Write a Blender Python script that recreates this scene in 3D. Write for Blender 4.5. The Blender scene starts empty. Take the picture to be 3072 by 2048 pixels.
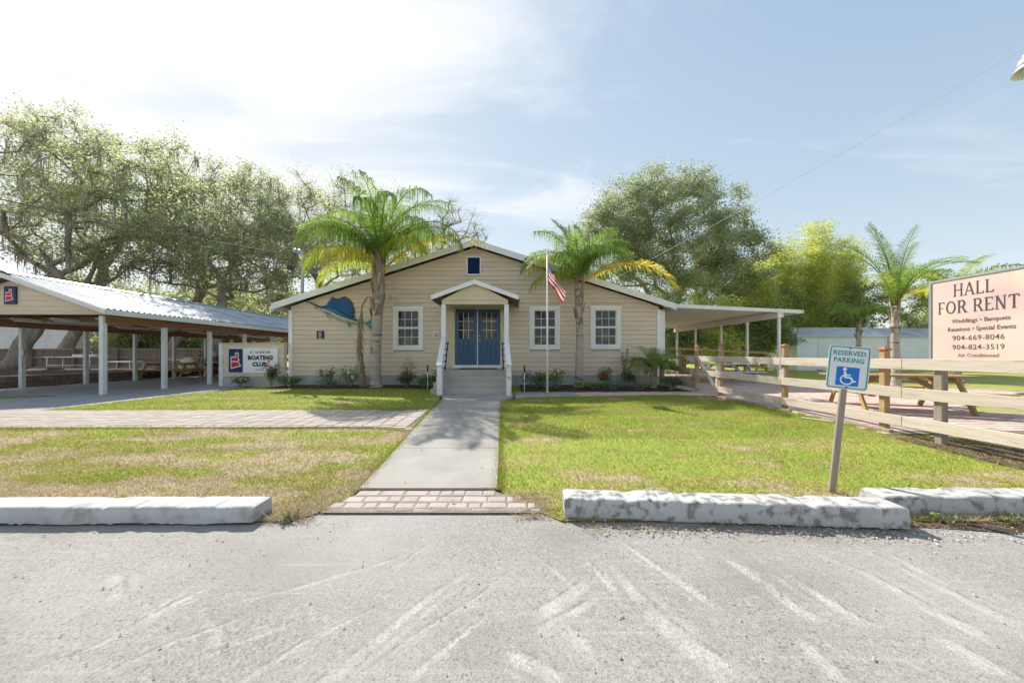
import bpy, bmesh, math, random
import numpy as np
from mathutils import Vector, Matrix, Euler

random.seed(7)
RNG = np.random.default_rng(11)
R = math.radians
SC = bpy.context.scene
COL = SC.collection

# ------------------------------------------------------------------ camera
EYE = 1.2
cam_d = bpy.data.cameras.new('camera')
cam_d.sensor_width = 36.0
cam_d.lens = 12.0
cam_d.shift_y = 0.0133
cam_d.clip_start = 0.05
cam_d.clip_end = 3000
cam = bpy.data.objects.new('camera', cam_d)
cam.location = (0, 0, EYE)
cam.rotation_euler = (R(90), 0, 0)
COL.objects.link(cam)
SC.camera = cam

# ------------------------------------------------------------------ light
SUN_TRAVEL = Vector((0.60, -0.86, -1.0)).normalized()
SUN_ELEV = math.asin(-SUN_TRAVEL.z)
SUN_AZ = math.atan2(-SUN_TRAVEL.x, -SUN_TRAVEL.y)      # from +Y towards +X
sun_d = bpy.data.lights.new('sun', 'SUN')
sun_d.energy = 2.05
sun_d.angle = R(0.6)
sun_d.color = (1.0, 0.95, 0.87)
sun = bpy.data.objects.new('sun', sun_d)
sun.rotation_euler = SUN_TRAVEL.to_track_quat('-Z', 'Y').to_euler()
sun.location = (-20, 30, 40)
COL.objects.link(sun)

world = bpy.data.worlds.new('World')
SC.world = world
world.use_nodes = True
wn, wl = world.node_tree.nodes, world.node_tree.links
wn.clear()
w_out = wn.new('ShaderNodeOutputWorld')
w_bg = wn.new('ShaderNodeBackground')
w_bg.inputs['Strength'].default_value = 0.15
sky = wn.new('ShaderNodeTexSky')
sky.sky_type = 'NISHITA'
sky.sun_disc = False
sky.sun_elevation = SUN_ELEV
sky.sun_rotation = SUN_AZ
sky.altitude = 0
sky.air_density = 1.0
sky.dust_density = 0.2
sky.ozone_density = 1.0
SKY_K = 2.4
# thin cirrus drawn on the sky itself: noise on the direction projected to a cloud deck
tc = wn.new('ShaderNodeTexCoord')
sep = wn.new('ShaderNodeSeparateXYZ'); wl.new(tc.outputs['Generated'], sep.inputs[0])
def wmath(op, a, b=None, clamp=False):
    n = wn.new('ShaderNodeMath'); n.operation = op; n.use_clamp = clamp
    for i, v in enumerate((a, b)):
        if v is None: continue
        if isinstance(v, (int, float)): n.inputs[i].default_value = v
        else: wl.new(v, n.inputs[i])
    return n.outputs[0]
zz = wmath('MAXIMUM', wmath('ADD', sep.outputs['Z'], 0.12), 0.03)
cu = wmath('DIVIDE', sep.outputs['X'], zz); cv = wmath('DIVIDE', sep.outputs['Y'], zz)
comb = wn.new('ShaderNodeCombineXYZ'); wl.new(cu, comb.inputs[0]); wl.new(cv, comb.inputs[1])
mp = wn.new('ShaderNodeMapping'); wl.new(comb.outputs[0], mp.inputs[0])
mp.inputs['Location'].default_value = (3.1, 1.7, 0.4)
mp.inputs['Rotation'].default_value = (0, 0, R(38)); mp.inputs['Scale'].default_value = (0.75, 1.5, 1)
n1 = wn.new('ShaderNodeTexNoise'); wl.new(mp.outputs[0], n1.inputs['Vector'])
n1.inputs['Scale'].default_value = 1.3; n1.inputs['Detail'].default_value = 9
n1.inputs['Roughness'].default_value = 0.58; n1.inputs['Distortion'].default_value = 0.55
# the cirrus bank lies to the west (image left) and thins out to the east
bank = wn.new('ShaderNodeMapRange'); wl.new(sep.outputs['X'], bank.inputs['Value'])
bank.inputs['From Min'].default_value = -0.75; bank.inputs['From Max'].default_value = 0.42
bank.inputs['To Min'].default_value = 0.17; bank.inputs['To Max'].default_value = -0.10
cov = wmath('ADD', n1.outputs['Fac'], bank.outputs[0])
cr = wn.new('ShaderNodeMapRange'); wl.new(cov, cr.inputs['Value'])
cr.inputs['From Min'].default_value = 0.44; cr.inputs['From Max'].default_value = 0.74
cr.interpolation_type = 'SMOOTHSTEP'
cfac = wmath('MULTIPLY', cr.outputs[0], 0.85, True)
# soft shoulder over the whole sky, c / (1 + c/K), so the glare round the sun levels off
div = wn.new('ShaderNodeVectorMath'); div.operation = 'MULTIPLY_ADD'
wl.new(sky.outputs[0], div.inputs[0]); div.inputs[1].default_value = (1/SKY_K,)*3; div.inputs[2].default_value = (1, 1, 1)
cap = wn.new('ShaderNodeVectorMath'); cap.operation = 'DIVIDE'
wl.new(sky.outputs[0], cap.inputs[0]); wl.new(div.outputs[0], cap.inputs[1])
mixc = wn.new('ShaderNodeMix'); mixc.data_type = 'RGBA'
wl.new(cfac, mixc.inputs['Factor']); wl.new(cap.outputs[0], mixc.inputs['A']); mixc.inputs['B'].default_value = (2.0, 2.02, 2.06, 1)
wl.new(mixc.outputs['Result'], w_bg.inputs['Color'])
wl.new(w_bg.outputs[0], w_out.inputs[0])

SC.view_settings.view_transform = 'Standard'
SC.view_settings.look = 'None'
SC.view_settings.gamma = 1.0
SC.view_settings.exposure = 1.84
SC.view_settings.use_curve_mapping = False
SC.render.engine = 'CYCLES'
SC.cycles.max_bounces = 8
SC.cycles.transparent_max_bounces = 12
SC.cycles.use_denoising = True
SC.cycles.use_adaptive_sampling = True
SC.cycles.adaptive_threshold = 0.02
SC.cycles.sample_clamp_indirect = 8.0

# ------------------------------------------------------------------ helpers
def hexc(h, mul=1.0):
    h = h.lstrip('#'); o = []
    for i in (0, 2, 4):
        c = int(h[i:i+2], 16) / 255
        o.append((c/12.92 if c <= 0.04045 else ((c+0.055)/1.055)**2.4) * mul)
    return tuple(o)

def as_rgba(c): return (c[0], c[1], c[2], 1.0)

def M(name, c1, c2=None, scale=4.0, rough=0.65, bump=0.0, bscale=40.0, spec=0.3, metal=0.0,
      stretch=(1, 1, 1), rnd=0.0, isl=0.0, detail=5.0, lo=0.35, hi=0.65, trans=0.0, c3=None, scale3=1.0,
      lo3=0.5, hi3=0.7, coat=0.0, hue=0.0, ocoord=False, tgain=1.0):
    """procedural material: two (or three) noise-mixed colours, per-object / per-piece variation, bump, optional translucency"""
    m = bpy.data.materials.new(name); m.use_nodes = True
    n, l = m.node_tree.nodes, m.node_tree.links
    n.clear()
    out = n.new('ShaderNodeOutputMaterial')
    if ocoord:
        g_ = n.new('ShaderNodeTexCoord'); pos = g_.outputs['Object']
    else:
        g_ = n.new('ShaderNodeNewGeometry'); pos = g_.outputs['Position']
    mpn = n.new('ShaderNodeMapping'); l.new(pos, mpn.inputs[0]); mpn.inputs['Scale'].default_value = stretch
    nz = n.new('ShaderNodeTexNoise'); l.new(mpn.outputs[0], nz.inputs['Vector'])
    nz.inputs['Scale'].default_value = scale; nz.inputs['Detail'].default_value = detail; nz.inputs['Roughness'].default_value = 0.6
    rp = n.new('ShaderNodeMapRange'); l.new(nz.outputs['Fac'], rp.inputs['Value'])
    rp.inputs['From Min'].default_value = lo; rp.inputs['From Max'].default_value = hi
    mx = n.new('ShaderNodeMix'); mx.data_type = 'RGBA'; l.new(rp.outputs[0], mx.inputs['Factor'])
    mx.inputs['A'].default_value = as_rgba(c1); mx.inputs['B'].default_value = as_rgba(c2 or tuple(v*0.82 for v in c1))
    colr = mx.outputs['Result']
    if c3:
        nz3 = n.new('ShaderNodeTexNoise'); l.new(mpn.outputs[0], nz3.inputs['Vector'])
        nz3.inputs['Scale'].default_value = scale3; nz3.inputs['Detail'].default_value = 6
        r3 = n.new('ShaderNodeMapRange'); l.new(nz3.outputs['Fac'], r3.inputs['Value'])
        r3.inputs['From Min'].default_value = lo3; r3.inputs['From Max'].default_value = hi3
        m3 = n.new('ShaderNodeMix'); m3.data_type = 'RGBA'; l.new(r3.outputs[0], m3.inputs['Factor'])
        l.new(colr, m3.inputs['A']); m3.inputs['B'].default_value = as_rgba(c3); colr = m3.outputs['Result']
    if rnd or isl:
        hs = n.new('ShaderNodeHueSaturation'); l.new(colr, hs.inputs['Color'])
        if isl:
            gi = n.new('ShaderNodeNewGeometry'); src = gi.outputs['Random Per Island']; amp = isl
        else:
            gi = n.new('ShaderNodeObjectInfo'); src = gi.outputs['Random']; amp = rnd
        rr = n.new('ShaderNodeMapRange'); l.new(src, rr.inputs['Value'])
        rr.inputs['To Min'].default_value = 1 - amp; rr.inputs['To Max'].default_value = 1 + amp
        l.new(rr.outputs[0], hs.inputs['Value'])
        if hue:
            rh = n.new('ShaderNodeMath'); rh.operation = 'MULTIPLY'; l.new(src, rh.inputs[0]); rh.inputs[1].default_value = 17.31
            rf = n.new('ShaderNodeMath'); rf.operation = 'FRACT'; l.new(rh.outputs[0], rf.inputs[0])
            rm = n.new('ShaderNodeMapRange'); l.new(rf.outputs[0], rm.inputs['Value'])
            rm.inputs['To Min'].default_value = 0.5 - hue; rm.inputs['To Max'].default_value = 0.5 + hue
            l.new(rm.outputs[0], hs.inputs['Hue'])
        colr = hs.outputs['Color']
    p = n.new('ShaderNodeBsdfPrincipled'); l.new(colr, p.inputs['Base Color'])
    p.inputs['Roughness'].default_value = rough; p.inputs['Metallic'].default_value = metal
    p.inputs['Specular IOR Level'].default_value = spec; p.inputs['Coat Weight'].default_value = coat
    if bump:
        nb = n.new('ShaderNodeTexNoise'); l.new(mpn.outputs[0], nb.inputs['Vector'])
        nb.inputs['Scale'].default_value = bscale; nb.inputs['Detail'].default_value = 4
        b = n.new('ShaderNodeBump'); b.inputs['Strength'].default_value = bump; b.inputs['Distance'].default_value = 0.02
        l.new(nb.outputs['Fac'], b.inputs['Height']); l.new(b.outputs[0], p.inputs['Normal'])
    if trans:
        t = n.new('ShaderNodeBsdfTranslucent'); tg = n.new('ShaderNodeHueSaturation'); tg.inputs['Value'].default_value = tgain
        l.new(colr, tg.inputs['Color']); l.new(tg.outputs[0], t.inputs['Color'])
        ms = n.new('ShaderNodeMixShader'); ms.inputs[0].default_value = trans
        l.new(p.outputs[0], ms.inputs[1]); l.new(t.outputs[0], ms.inputs[2]); l.new(ms.outputs[0], out.inputs[0])
    else:
        l.new(p.outputs[0], out.inputs[0])
    m['p'] = p.name
    return m

def wm(o):
    m = o.matrix_basis.copy()
    if o.parent: m = wm(o.parent) @ o.matrix_parent_inverse @ m
    return m

def tag(o, label=None, cat=None, group=None, kind=None):
    if label: o['label'] = label
    if cat: o['category'] = cat
    if group: o['group'] = group
    if kind: o['kind'] = kind
    return o

def empty(name, loc, rz=0.0, label=None, cat=None, group=None, rot=None):
    o = bpy.data.objects.new(name, None); o.empty_display_size = 0.2
    COL.objects.link(o); o.location = loc
    o.rotation_euler = rot if rot else (0, 0, rz)
    return tag(o, label, cat, group)

def setpar(o, par, local=False):
    o.parent = par
    if not local: o.matrix_parent_inverse = wm(par).inverted()

def mobj(name, me, par=None, local=False):
    o = bpy.data.objects.new(name, me); COL.objects.link(o)
    if par: setpar(o, par, local)
    return o

def copy_tree(o, par=None):
    c = o.copy(); COL.objects.link(c)
    if par: c.parent = par
    for ch in list(o.children): copy_tree(ch, c)
    return c

class MB:
    def __init__(s): s.v = []; s.f = []; s.sm = []
    def add(s, vs, fs, smooth=False):
        b = len(s.v); s.v.extend([tuple(v) for v in vs])
        for f in fs: s.f.append(tuple(i + b for i in f)); s.sm.append(smooth)
        return s
    def box(s, c, sz, rot=None):
        hx, hy, hz = sz[0]/2, sz[1]/2, sz[2]/2
        p = [Vector((x, y, z)) for z in (-hz, hz) for y in (-hy, hy) for x in (-hx, hx)]
        if rot is not None:
            q = rot if isinstance(rot, Matrix) else Euler(rot).to_matrix()
            p = [q @ v for v in p]
        c = Vector(c)
        return s.add([v + c for v in p], [(0, 2, 3, 1), (4, 5, 7, 6), (0, 1, 5, 4), (2, 6, 7, 3), (0, 4, 6, 2), (1, 3, 7, 5)])
    def b2(s, x0, x1, y0, y1, z0, z1):
        return s.box(((x0+x1)/2, (y0+y1)/2, (z0+z1)/2), (abs(x1-x0), abs(y1-y0), abs(z1-z0)))
    def bar(s, a, b, w, t, up=(0, 0, 1)):
        """box from a to b, w wide sideways, t thick along up"""
        a, b = Vector(a), Vector(b); d = b - a; L = d.length; d.normalize()
        u = Vector(up); sd = d.cross(u)
        if sd.length < 1e-4: sd = d.cross(Vector((0, 1, 0)))
        sd.normalize(); u = sd.cross(d).normalized()
        m = Matrix((d, sd, u)).transposed()
        return s.box((a+b)/2, (L, w, t), m)
    def prism(s, poly, axis, a0, a1):
        """poly: list of 2D pts; axis 'y' -> (x,z) extruded in y; 'x' -> (y,z); 'z' -> (x,y)"""
        def P(q, a):
            return (q[0], a, q[1]) if axis == 'y' else ((a, q[0], q[1]) if axis == 'x' else (q[0], q[1], a))
        n = len(poly)
        vs = [P(q, a0) for q in poly] + [P(q, a1) for q in poly]
        fs = [tuple(range(n)), tuple(range(2*n-1, n-1, -1))] + [(i, i+n, (i+1) % n + n, (i+1) % n) for i in range(n)]
        return s.add(vs, fs)
    def tube(s, pts, rad, n=8, cap=True, smooth=True):
        pts = [Vector(p) for p in pts]
        if isinstance(rad, (int, float)): rad = [rad]*len(pts)
        vs = []; prev = None
        for i, p in enumerate(pts):
            d = (pts[min(i+1, len(pts)-1)] - pts[max(i-1, 0)])
            if d.length < 1e-9: d = Vector((0, 0, 1))
            d.normalize()
            if prev is None:
                u = d.cross(Vector((0, 0, 1)))
                if u.length < 1e-3: u = d.cross(Vector((1, 0, 0)))
            else:
                u = prev - d*prev.dot(d)
            u.normalize(); prev = u; w = d.cross(u)
            for k in range(n):
                a = 2*math.pi*k/n
                vs.append(p + (u*math.cos(a) + w*math.sin(a))*rad[i])
        fs = [(i*n+k, i*n+(k+1) % n, (i+1)*n+(k+1) % n, (i+1)*n+k) for i in range(len(pts)-1) for k in range(n)]
        if cap: fs += [tuple(range(n-1, -1, -1)), tuple(range((len(pts)-1)*n, len(pts)*n))]
        return s.add(vs, fs, smooth)
    def lathe(s, prof, c=(0, 0, 0), n=16, rot=None):
        c = Vector(c); vs = []
        q = Euler(rot).to_matrix() if rot else Matrix.Identity(3)
        for r, z in prof:
            for k in range(n):
                a = 2*math.pi*k/n; vs.append(c + q @ Vector((r*math.cos(a), r*math.sin(a), z)))
        m = len(prof)
        fs = [(i*n+k, i*n+(k+1) % n, (i+1)*n+(k+1) % n, (i+1)*n+k) for i in range(m-1) for k in range(n)]
        fs += [tuple(range(n-1, -1, -1)), tuple(range((m-1)*n, m*n))]
        return s.add(vs, fs, True)
    def mesh(s, name, mat, bevel=0.0, flip=True):
        me = bpy.data.meshes.new(name); me.from_pydata(s.v, [], s.f)
        me.polygons.foreach_set('use_smooth', s.sm)
        bm = bmesh.new(); bm.from_mesh(me)
        if flip: bmesh.ops.recalc_face_normals(bm, faces=bm.faces)
        if bevel:
            bmesh.ops.bevel(bm, geom=list(bm.edges), offset=bevel, segments=1, affect='EDGES', clamp_overlap=True)
        bm.to_mesh(me); bm.free()
        if mat: me.materials.append(mat)
        me.update(); return me
    def build(s, name, mat, par=None, local=False, bevel=0.0):
        return mobj(name, s.mesh(name, mat, bevel), par, local)

def np_mesh(name, V, F, mat, smooth=False):
    """fast mesh from numpy arrays; F (n,3) or (n,4)"""
    me = bpy.data.meshes.new(name)
    V = np.asarray(V, np.float32); F = np.asarray(F, np.int32); k = F.shape[1]
    me.vertices.add(len(V)); me.vertices.foreach_set('co', V.ravel())
    me.loops.add(F.size); me.loops.foreach_set('vertex_index', F.ravel())
    me.polygons.add(len(F)); me.polygons.foreach_set('loop_start', np.arange(0, F.size, k, dtype=np.int32))
    try: me.polygons.foreach_set('loop_total', np.full(len(F), k, np.int32))
    except Exception: pass
    if smooth: me.polygons.foreach_set('use_smooth', np.ones(len(F), bool))
    if mat: me.materials.append(mat)
    me.update(calc_edges=True); me.validate()
    return me

def sstep(a, b, x):
    t = min(1.0, max(0.0, (x-a)/(b-a))); return t*t*(3-2*t)
G = 0.10
def gz(y): return G*sstep(2.6, 7.0, y)
def gzn(y):
    t = np.clip((y-2.6)/4.4, 0, 1); return G*t*t*(3-2*t)
def lerp(a, b, t): return a+(b-a)*t
def pwl(pts):
    xs = [p[0] for p in pts]; ys = [p[1] for p in pts]
    return lambda t: float(np.interp(t, xs, ys))

def text_mesh(s, size, mat, depth=0.002, bold=0.0, align='CENTER', xs=1.0, spacing=1.0):
    """flat lettering from Blender's built-in font, as a mesh in the XZ plane facing -Y, centred on the baseline"""
    c = bpy.data.curves.new('lettering', 'FONT'); c.body = s; c.size = size; c.align_x = align
    c.extrude = depth; c.offset = bold; c.space_character = spacing; c.resolution_u = 3
    o = bpy.data.objects.new('tmp', c); COL.objects.link(o)
    dg = bpy.context.evaluated_depsgraph_get()
    me = bpy.data.meshes.new_from_object(o.evaluated_get(dg))
    bpy.data.objects.remove(o); bpy.data.curves.remove(c)
    me.transform(Matrix.Diagonal((xs, 1, 1, 1))); me.transform(Matrix.Rotation(R(90), 4, 'X'))
    me.materials.clear(); me.materials.append(mat); me.name = 'lettering'
    return me
# ------------------------------------------------------------------ materials
MT = {}
MT['siding'] = M('tan_siding', hexc('#d9cab6'), hexc('#d0c0ab'), 1.2, 0.6, 0.06, 60, 0.25, rnd=0.035, stretch=(0.4, 1, 3), c3=hexc('#c4b199'), scale3=0.9, lo3=0.54, hi3=0.80)
MT['porch_tan'] = M('pale_tan_paint', hexc('#cfc3a6'), hexc('#c6b99b'), 1.5, 0.55, 0.05, 50, rnd=0.02)
MT['white'] = M('white_trim_paint', (0.80, 0.80, 0.79), (0.72, 0.72, 0.71), 2.0, 0.5, 0.05, 30, rnd=0.02, c3=(0.55, 0.54, 0.50), scale3=3, lo3=0.62, hi3=0.85)
MT['white_worn'] = M('worn_white_paint', (0.78, 0.78, 0.77), (0.66, 0.66, 0.64), 3.0, 0.6, 0.15, 25, c3=(0.30, 0.28, 0.25), scale3=5, lo3=0.60, hi3=0.72)
MT['pavpost'] = M('pale_post_paint', (0.70, 0.72, 0.72), (0.62, 0.64, 0.63), 2.0, 0.55, 0.05, 30, rnd=0.03)
MT['found'] = M('grey_foundation', (0.46, 0.44, 0.42), (0.40, 0.385, 0.37), 2.5, 0.85, 0.2, 30)
MT['blue_door'] = M('blue_door_paint', hexc('#285679'), hexc('#234e70'), 1.5, 0.35, 0.03, 20, 0.5)
MT['navy'] = M('navy_paint', hexc('#26406a'), hexc('#213a60'), 3, 0.45)
MT['glass'] = M('dark_window_glass', (0.034, 0.042, 0.038), (0.014, 0.017, 0.016), 1.6, 0.03, 0, 10, 0.5, c3=(0.085, 0.105, 0.09), scale3=2.6, lo3=0.52, hi3=0.66, rnd=0.15)
MT['glass_door'] = M('door_glass', (0.05, 0.045, 0.038), (0.018, 0.016, 0.014), 3.5, 0.03, 0, 10, 0.5, c3=(0.12, 0.11, 0.09), scale3=5, lo3=0.55, hi3=0.7, rnd=0.2)
MT['roof_dark'] = M('grey_shingle_roof', (0.16, 0.16, 0.16), (0.11, 0.11, 0.11), 8, 0.9, 0.3, 60)
MT['metal_roof'] = M('grey_metal_roof', (0.50, 0.53, 0.56), (0.40, 0.43, 0.46), 1.5, 0.42, 0.03, 30, 0.5, 0.35, c3=(0.26, 0.27, 0.28), scale3=1.3, lo3=0.52, hi3=0.75, rnd=0.06)
MT['concrete'] = M('walk_concrete', (0.365, 0.342, 0.31), (0.325, 0.305, 0.277), 2.2, 0.85, 0.15, 90, 0.2, c3=(0.25, 0.24, 0.222), scale3=1.6, lo3=0.47, hi3=0.82, rnd=0.02)
MT['step_conc'] = M('painted_step_concrete', (0.47, 0.44, 0.38), (0.41, 0.385, 0.335), 2.5, 0.8, 0.12, 60, c3=(0.33, 0.31, 0.27), scale3=3, lo3=0.55, hi3=0.8)
MT['soil'] = M('mulch_soil', (0.10, 0.075, 0.055), (0.055, 0.040, 0.030), 18, 0.95, 0.8, 60, 0.1, c3=(0.20, 0.17, 0.13), scale3=9, lo3=0.55, hi3=0.7)
MT['paver_tan'] = M('tan_paver', (0.44, 0.385, 0.34), (0.38, 0.33, 0.29), 14, 0.85, 0.25, 120, 0.15, rnd=0.10, hue=0.006)
MT['paver_tan_s'] = M('tan_paver_mass', (0.44, 0.385, 0.34), (0.38, 0.33, 0.29), 14, 0.85, 0.25, 120, 0.15, isl=0.10, hue=0.006)
MT['paver_red'] = M('blended_red_paver', (0.56, 0.43, 0.365), (0.49, 0.37, 0.315), 10, 0.85, 0.25, 120, 0.15, rnd=0.17, hue=0.022)
MT['paver_red_s'] = M('blended_red_paver_mass', (0.56, 0.43, 0.365), (0.49, 0.37, 0.315), 10, 0.85, 0.25, 120, 0.15, isl=0.17, hue=0.022)
MT['joint'] = M('paver_joint_sand', (0.27, 0.24, 0.205), (0.20, 0.178, 0.15), 30, 0.95, 0.4, 90, 0.1)
MT['pavfloor'] = M('pavilion_asphalt', (0.34, 0.335, 0.335), (0.28, 0.277, 0.28), 3, 0.9, 0.3, 120, 0.15, c3=(0.36, 0.352, 0.345), scale3=0.9, lo3=0.5, hi3=0.75)
MT['wood_new'] = M('golden_treated_wood', hexc('#b3946f'), hexc('#9e815e'), 3, 0.7, 0.2, 60, 0.2, stretch=(1, 1, 6), rnd=0.08)
MT['wood_h'] = M('golden_treated_board', hexc('#b3946f'), hexc('#9c7f5b'), 3, 0.7, 0.2, 60, 0.2, stretch=(6, 6, 1), rnd=0.08)
MT['wood_pale'] = M('pale_fence_board', (0.60, 0.525, 0.45), (0.51, 0.445, 0.375), 5, 0.75, 0.25, 60, 0.15, stretch=(8, 0.5, 6), rnd=0.07, c3=(0.34, 0.27, 0.20), scale3=4, lo3=0.60, hi3=0.75)
MT['wood_grey'] = M('weathered_grey_wood', (0.34, 0.29, 0.235), (0.26, 0.22, 0.18), 4, 0.85, 0.3, 60, 0.1, stretch=(6, 6, 0.6), rnd=0.10)
MT['wood_dark'] = M('brown_beam_wood', hexc('#a07a60'), hexc('#8a664e'), 3, 0.75, 0.15, 60, 0.15, stretch=(5, 0.6, 5), rnd=0.08)
MT['wood_ceiling'] = M('brown_ceiling_wood', hexc('#a08a74'), hexc('#8a7560'), 3, 0.8, 0.15, 60, 0.15, rnd=0.06)
MT['picket'] = M('weathered_picket', (0.26, 0.205, 0.16), (0.20, 0.155, 0.12), 5, 0.9, 0.3, 60, 0.1, stretch=(5, 5, 0.5), rnd=0.14)
MT['copper'] = M('copper_cap', hexc('#b4714f'), hexc('#9a5c40'), 6, 0.45, 0.05, 40, 0.5, 0.3)
MT['block'] = M('retaining_block', (0.26, 0.215, 0.185), (0.20, 0.165, 0.145), 6, 0.9, 0.4, 60, 0.1, rnd=0.16)
MT['black'] = M('black_metal', (0.025, 0.025, 0.026), (0.04, 0.038, 0.036), 6, 0.5, 0.1, 40, 0.4)
MT['red'] = M('red_metal_paint', (0.42, 0.045, 0.035), (0.33, 0.04, 0.03), 4, 0.4, 0.03, 30, 0.5)
MT['galv'] = M('galvanised_steel', (0.48, 0.50, 0.52), (0.40, 0.42, 0.44), 8, 0.4, 0.05, 60, 0.5, 0.5)
MT['chrome'] = M('polished_metal', (0.7, 0.7, 0.7), (0.6, 0.6, 0.6), 8, 0.2, 0, 60, 0.5, 0.9)
MT['rubber'] = M('black_rubber', (0.03, 0.03, 0.032), (0.045, 0.044, 0.042), 20, 0.9, 0.3, 100)
MT['canopy_under'] = M('white_canopy_pan', (0.80, 0.76, 0.72), (0.74, 0.70, 0.665), 1.2, 0.55, 0.02, 20)
MT['shed'] = M('white_shed_siding', (0.76, 0.79, 0.81), (0.70, 0.73, 0.75), 1.2, 0.5, 0.03, 20, rnd=0.04)
MT['house_white'] = M('white_lap_siding', (0.70, 0.70, 0.68), (0.62, 0.62, 0.60), 1.5, 0.6, 0.03, 20, rnd=0.03)
MT['yellow'] = M('yellow_house_paint', hexc('#b89b35'), hexc('#a88d2f'), 2, 0.6)
MT['bluegrey'] = M('blue_shed_paint', hexc('#5b5f95'), hexc('#52568a'), 2, 0.6)
MT['kerb'] = M('whitewashed_concrete', (0.50, 0.495, 0.485), (0.43, 0.425, 0.415), 3.5, 0.85, 0.18, 70, 0.15, c3=(0.23, 0.225, 0.213), scale3=15, lo3=0.50, hi3=0.62)
MT['kerb_left'] = M('fresh_whitewashed_concrete', (0.52, 0.52, 0.515), (0.46, 0.457, 0.448), 3.5, 0.85, 0.15, 70, 0.15, c3=(0.30, 0.285, 0.26), scale3=8, lo3=0.53, hi3=0.75)
MT['bark'] = M('oak_bark', (0.33, 0.285, 0.24), (0.21, 0.175, 0.145), 6, 0.95, 0.8, 18, 0.1, stretch=(2, 2, 0.6), c3=(0.42, 0.40, 0.35), scale3=1.7, lo3=0.52, hi3=0.7)
MT['leaf_oak'] = M('oak_leaf', (0.36, 0.39, 0.21), (0.28, 0.315, 0.17), 0.55, 0.65, 0, 10, 0.15, isl=0.30, trans=0.55, hue=0.02, c3=(0.44, 0.43, 0.21), scale3=0.35, lo3=0.5, hi3=0.72, tgain=1.75)
MT['leaf_oak2'] = M('grey_oak_leaf', (0.34, 0.38, 0.22), (0.26, 0.30, 0.17), 0.5, 0.65, 0, 10, 0.15, isl=0.30, trans=0.52, hue=0.02, tgain=1.55)
MT['leaf_bamboo'] = M('bamboo_leaf', (0.56, 0.58, 0.17), (0.40, 0.45, 0.13), 0.6, 0.5, 0, 10, 0.35, isl=0.3, trans=0.5, hue=0.02, tgain=1.55)
MT['leaf_bush'] = M('dark_bush_leaf', (0.25, 0.30, 0.11), (0.17, 0.215, 0.08), 0.8, 0.6, 0, 10, 0.2, isl=0.35, trans=0.5, hue=0.025, tgain=1.55)
MT['leaf_far'] = M('far_foliage', (0.34, 0.38, 0.15), (0.25, 0.29, 0.12), 0.25, 0.5, 0, 10, 0.35, isl=0.35, trans=0.45, hue=0.02, tgain=1.55)
MT['moss'] = M('spanish_moss', (0.40, 0.385, 0.30), (0.31, 0.30, 0.235), 3, 0.95, 0, 10, 0.1, isl=0.2, trans=0.3, tgain=1.55)
MT['palm_green'] = M('palm_frond_green', (0.225, 0.32, 0.065), (0.155, 0.24, 0.055), 1.3, 0.55, 0, 10, 0.2, isl=0.25, trans=0.5, hue=0.015, tgain=1.55)
MT['palm_lime'] = M('palm_frond_lime', (0.40, 0.43, 0.075), (0.28, 0.36, 0.065), 1.3, 0.55, 0, 10, 0.2, isl=0.2, trans=0.5, hue=0.015, tgain=1.55)
MT['palm_yellow'] = M('palm_frond_yellow', (0.62, 0.49, 0.07), (0.48, 0.45, 0.07), 1.6, 0.55, 0, 10, 0.2, isl=0.2, trans=0.5, hue=0.012, tgain=1.55)
MT['palm_dry'] = M('dry_palm_frond', (0.36, 0.28, 0.19), (0.27, 0.21, 0.145), 3, 0.9, 0.2, 60, 0.1, isl=0.2, trans=0.15)
MT['palm_trunk'] = M('palm_trunk', (0.46, 0.41, 0.355), (0.36, 0.315, 0.27), 4, 0.9, 0.5, 40, 0.1, stretch=(1, 1, 4), c3=(0.11, 0.09, 0.075), scale3=2.2, lo3=0.55, hi3=0.68)
MT['palm_boot'] = M('palm_boot_husk', (0.33, 0.255, 0.19), (0.22, 0.165, 0.12), 5, 0.9, 0.4, 40, 0.1, stretch=(3, 3, 0.8), rnd=0.15)
MT['shrub'] = M('garden_shrub_leaf', (0.15, 0.225, 0.07), (0.095, 0.155, 0.05), 5, 0.45, 0, 10, 0.4, isl=0.35, trans=0.52, hue=0.02)
MT['shrub_lt'] = M('light_shrub_leaf', (0.26, 0.34, 0.10), (0.18, 0.25, 0.075), 5, 0.5, 0, 10, 0.35, isl=0.3, trans=0.4, hue=0.02)
MT['shrub_blue'] = M('plumbago_leaf', (0.19, 0.25, 0.15), (0.13, 0.185, 0.11), 5, 0.5, 0, 10, 0.35, isl=0.3, trans=0.35)
MT['fl_red'] = M('red_petal', (0.48, 0.03, 0.03), (0.36, 0.02, 0.025), 5, 0.5, trans=0.3)
MT['fl_white'] = M('white_petal', (0.75, 0.75, 0.70), (0.65, 0.65, 0.6), 5, 0.5, trans=0.3)
MT['fl_blue'] = M('blue_petal', (0.20, 0.24, 0.62), (0.16, 0.19, 0.5), 5, 0.5, trans=0.3)
MT['fl_orange'] = M('orange_petal', (0.62, 0.14, 0.03), (0.52, 0.09, 0.03), 5, 0.5, trans=0.3)
MT['sign_white'] = M('sign_white', (0.78, 0.80, 0.82), (0.72, 0.745, 0.77), 2, 0.4)
MT['sign_grey'] = M('sign_reflective_white', (0.70, 0.71, 0.74), (0.64, 0.65, 0.68), 2, 0.35)
MT['logo_navy'] = M('logo_navy', hexc('#22315a'), hexc('#1e2c52'), 3, 0.45)
MT['logo_red'] = M('logo_red', hexc('#c2333f'), hexc('#b22c38'), 3, 0.45)
MT['ink'] = M('dark_ink', hexc('#232c3c'), hexc('#1e2736'), 3, 0.5)
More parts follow.
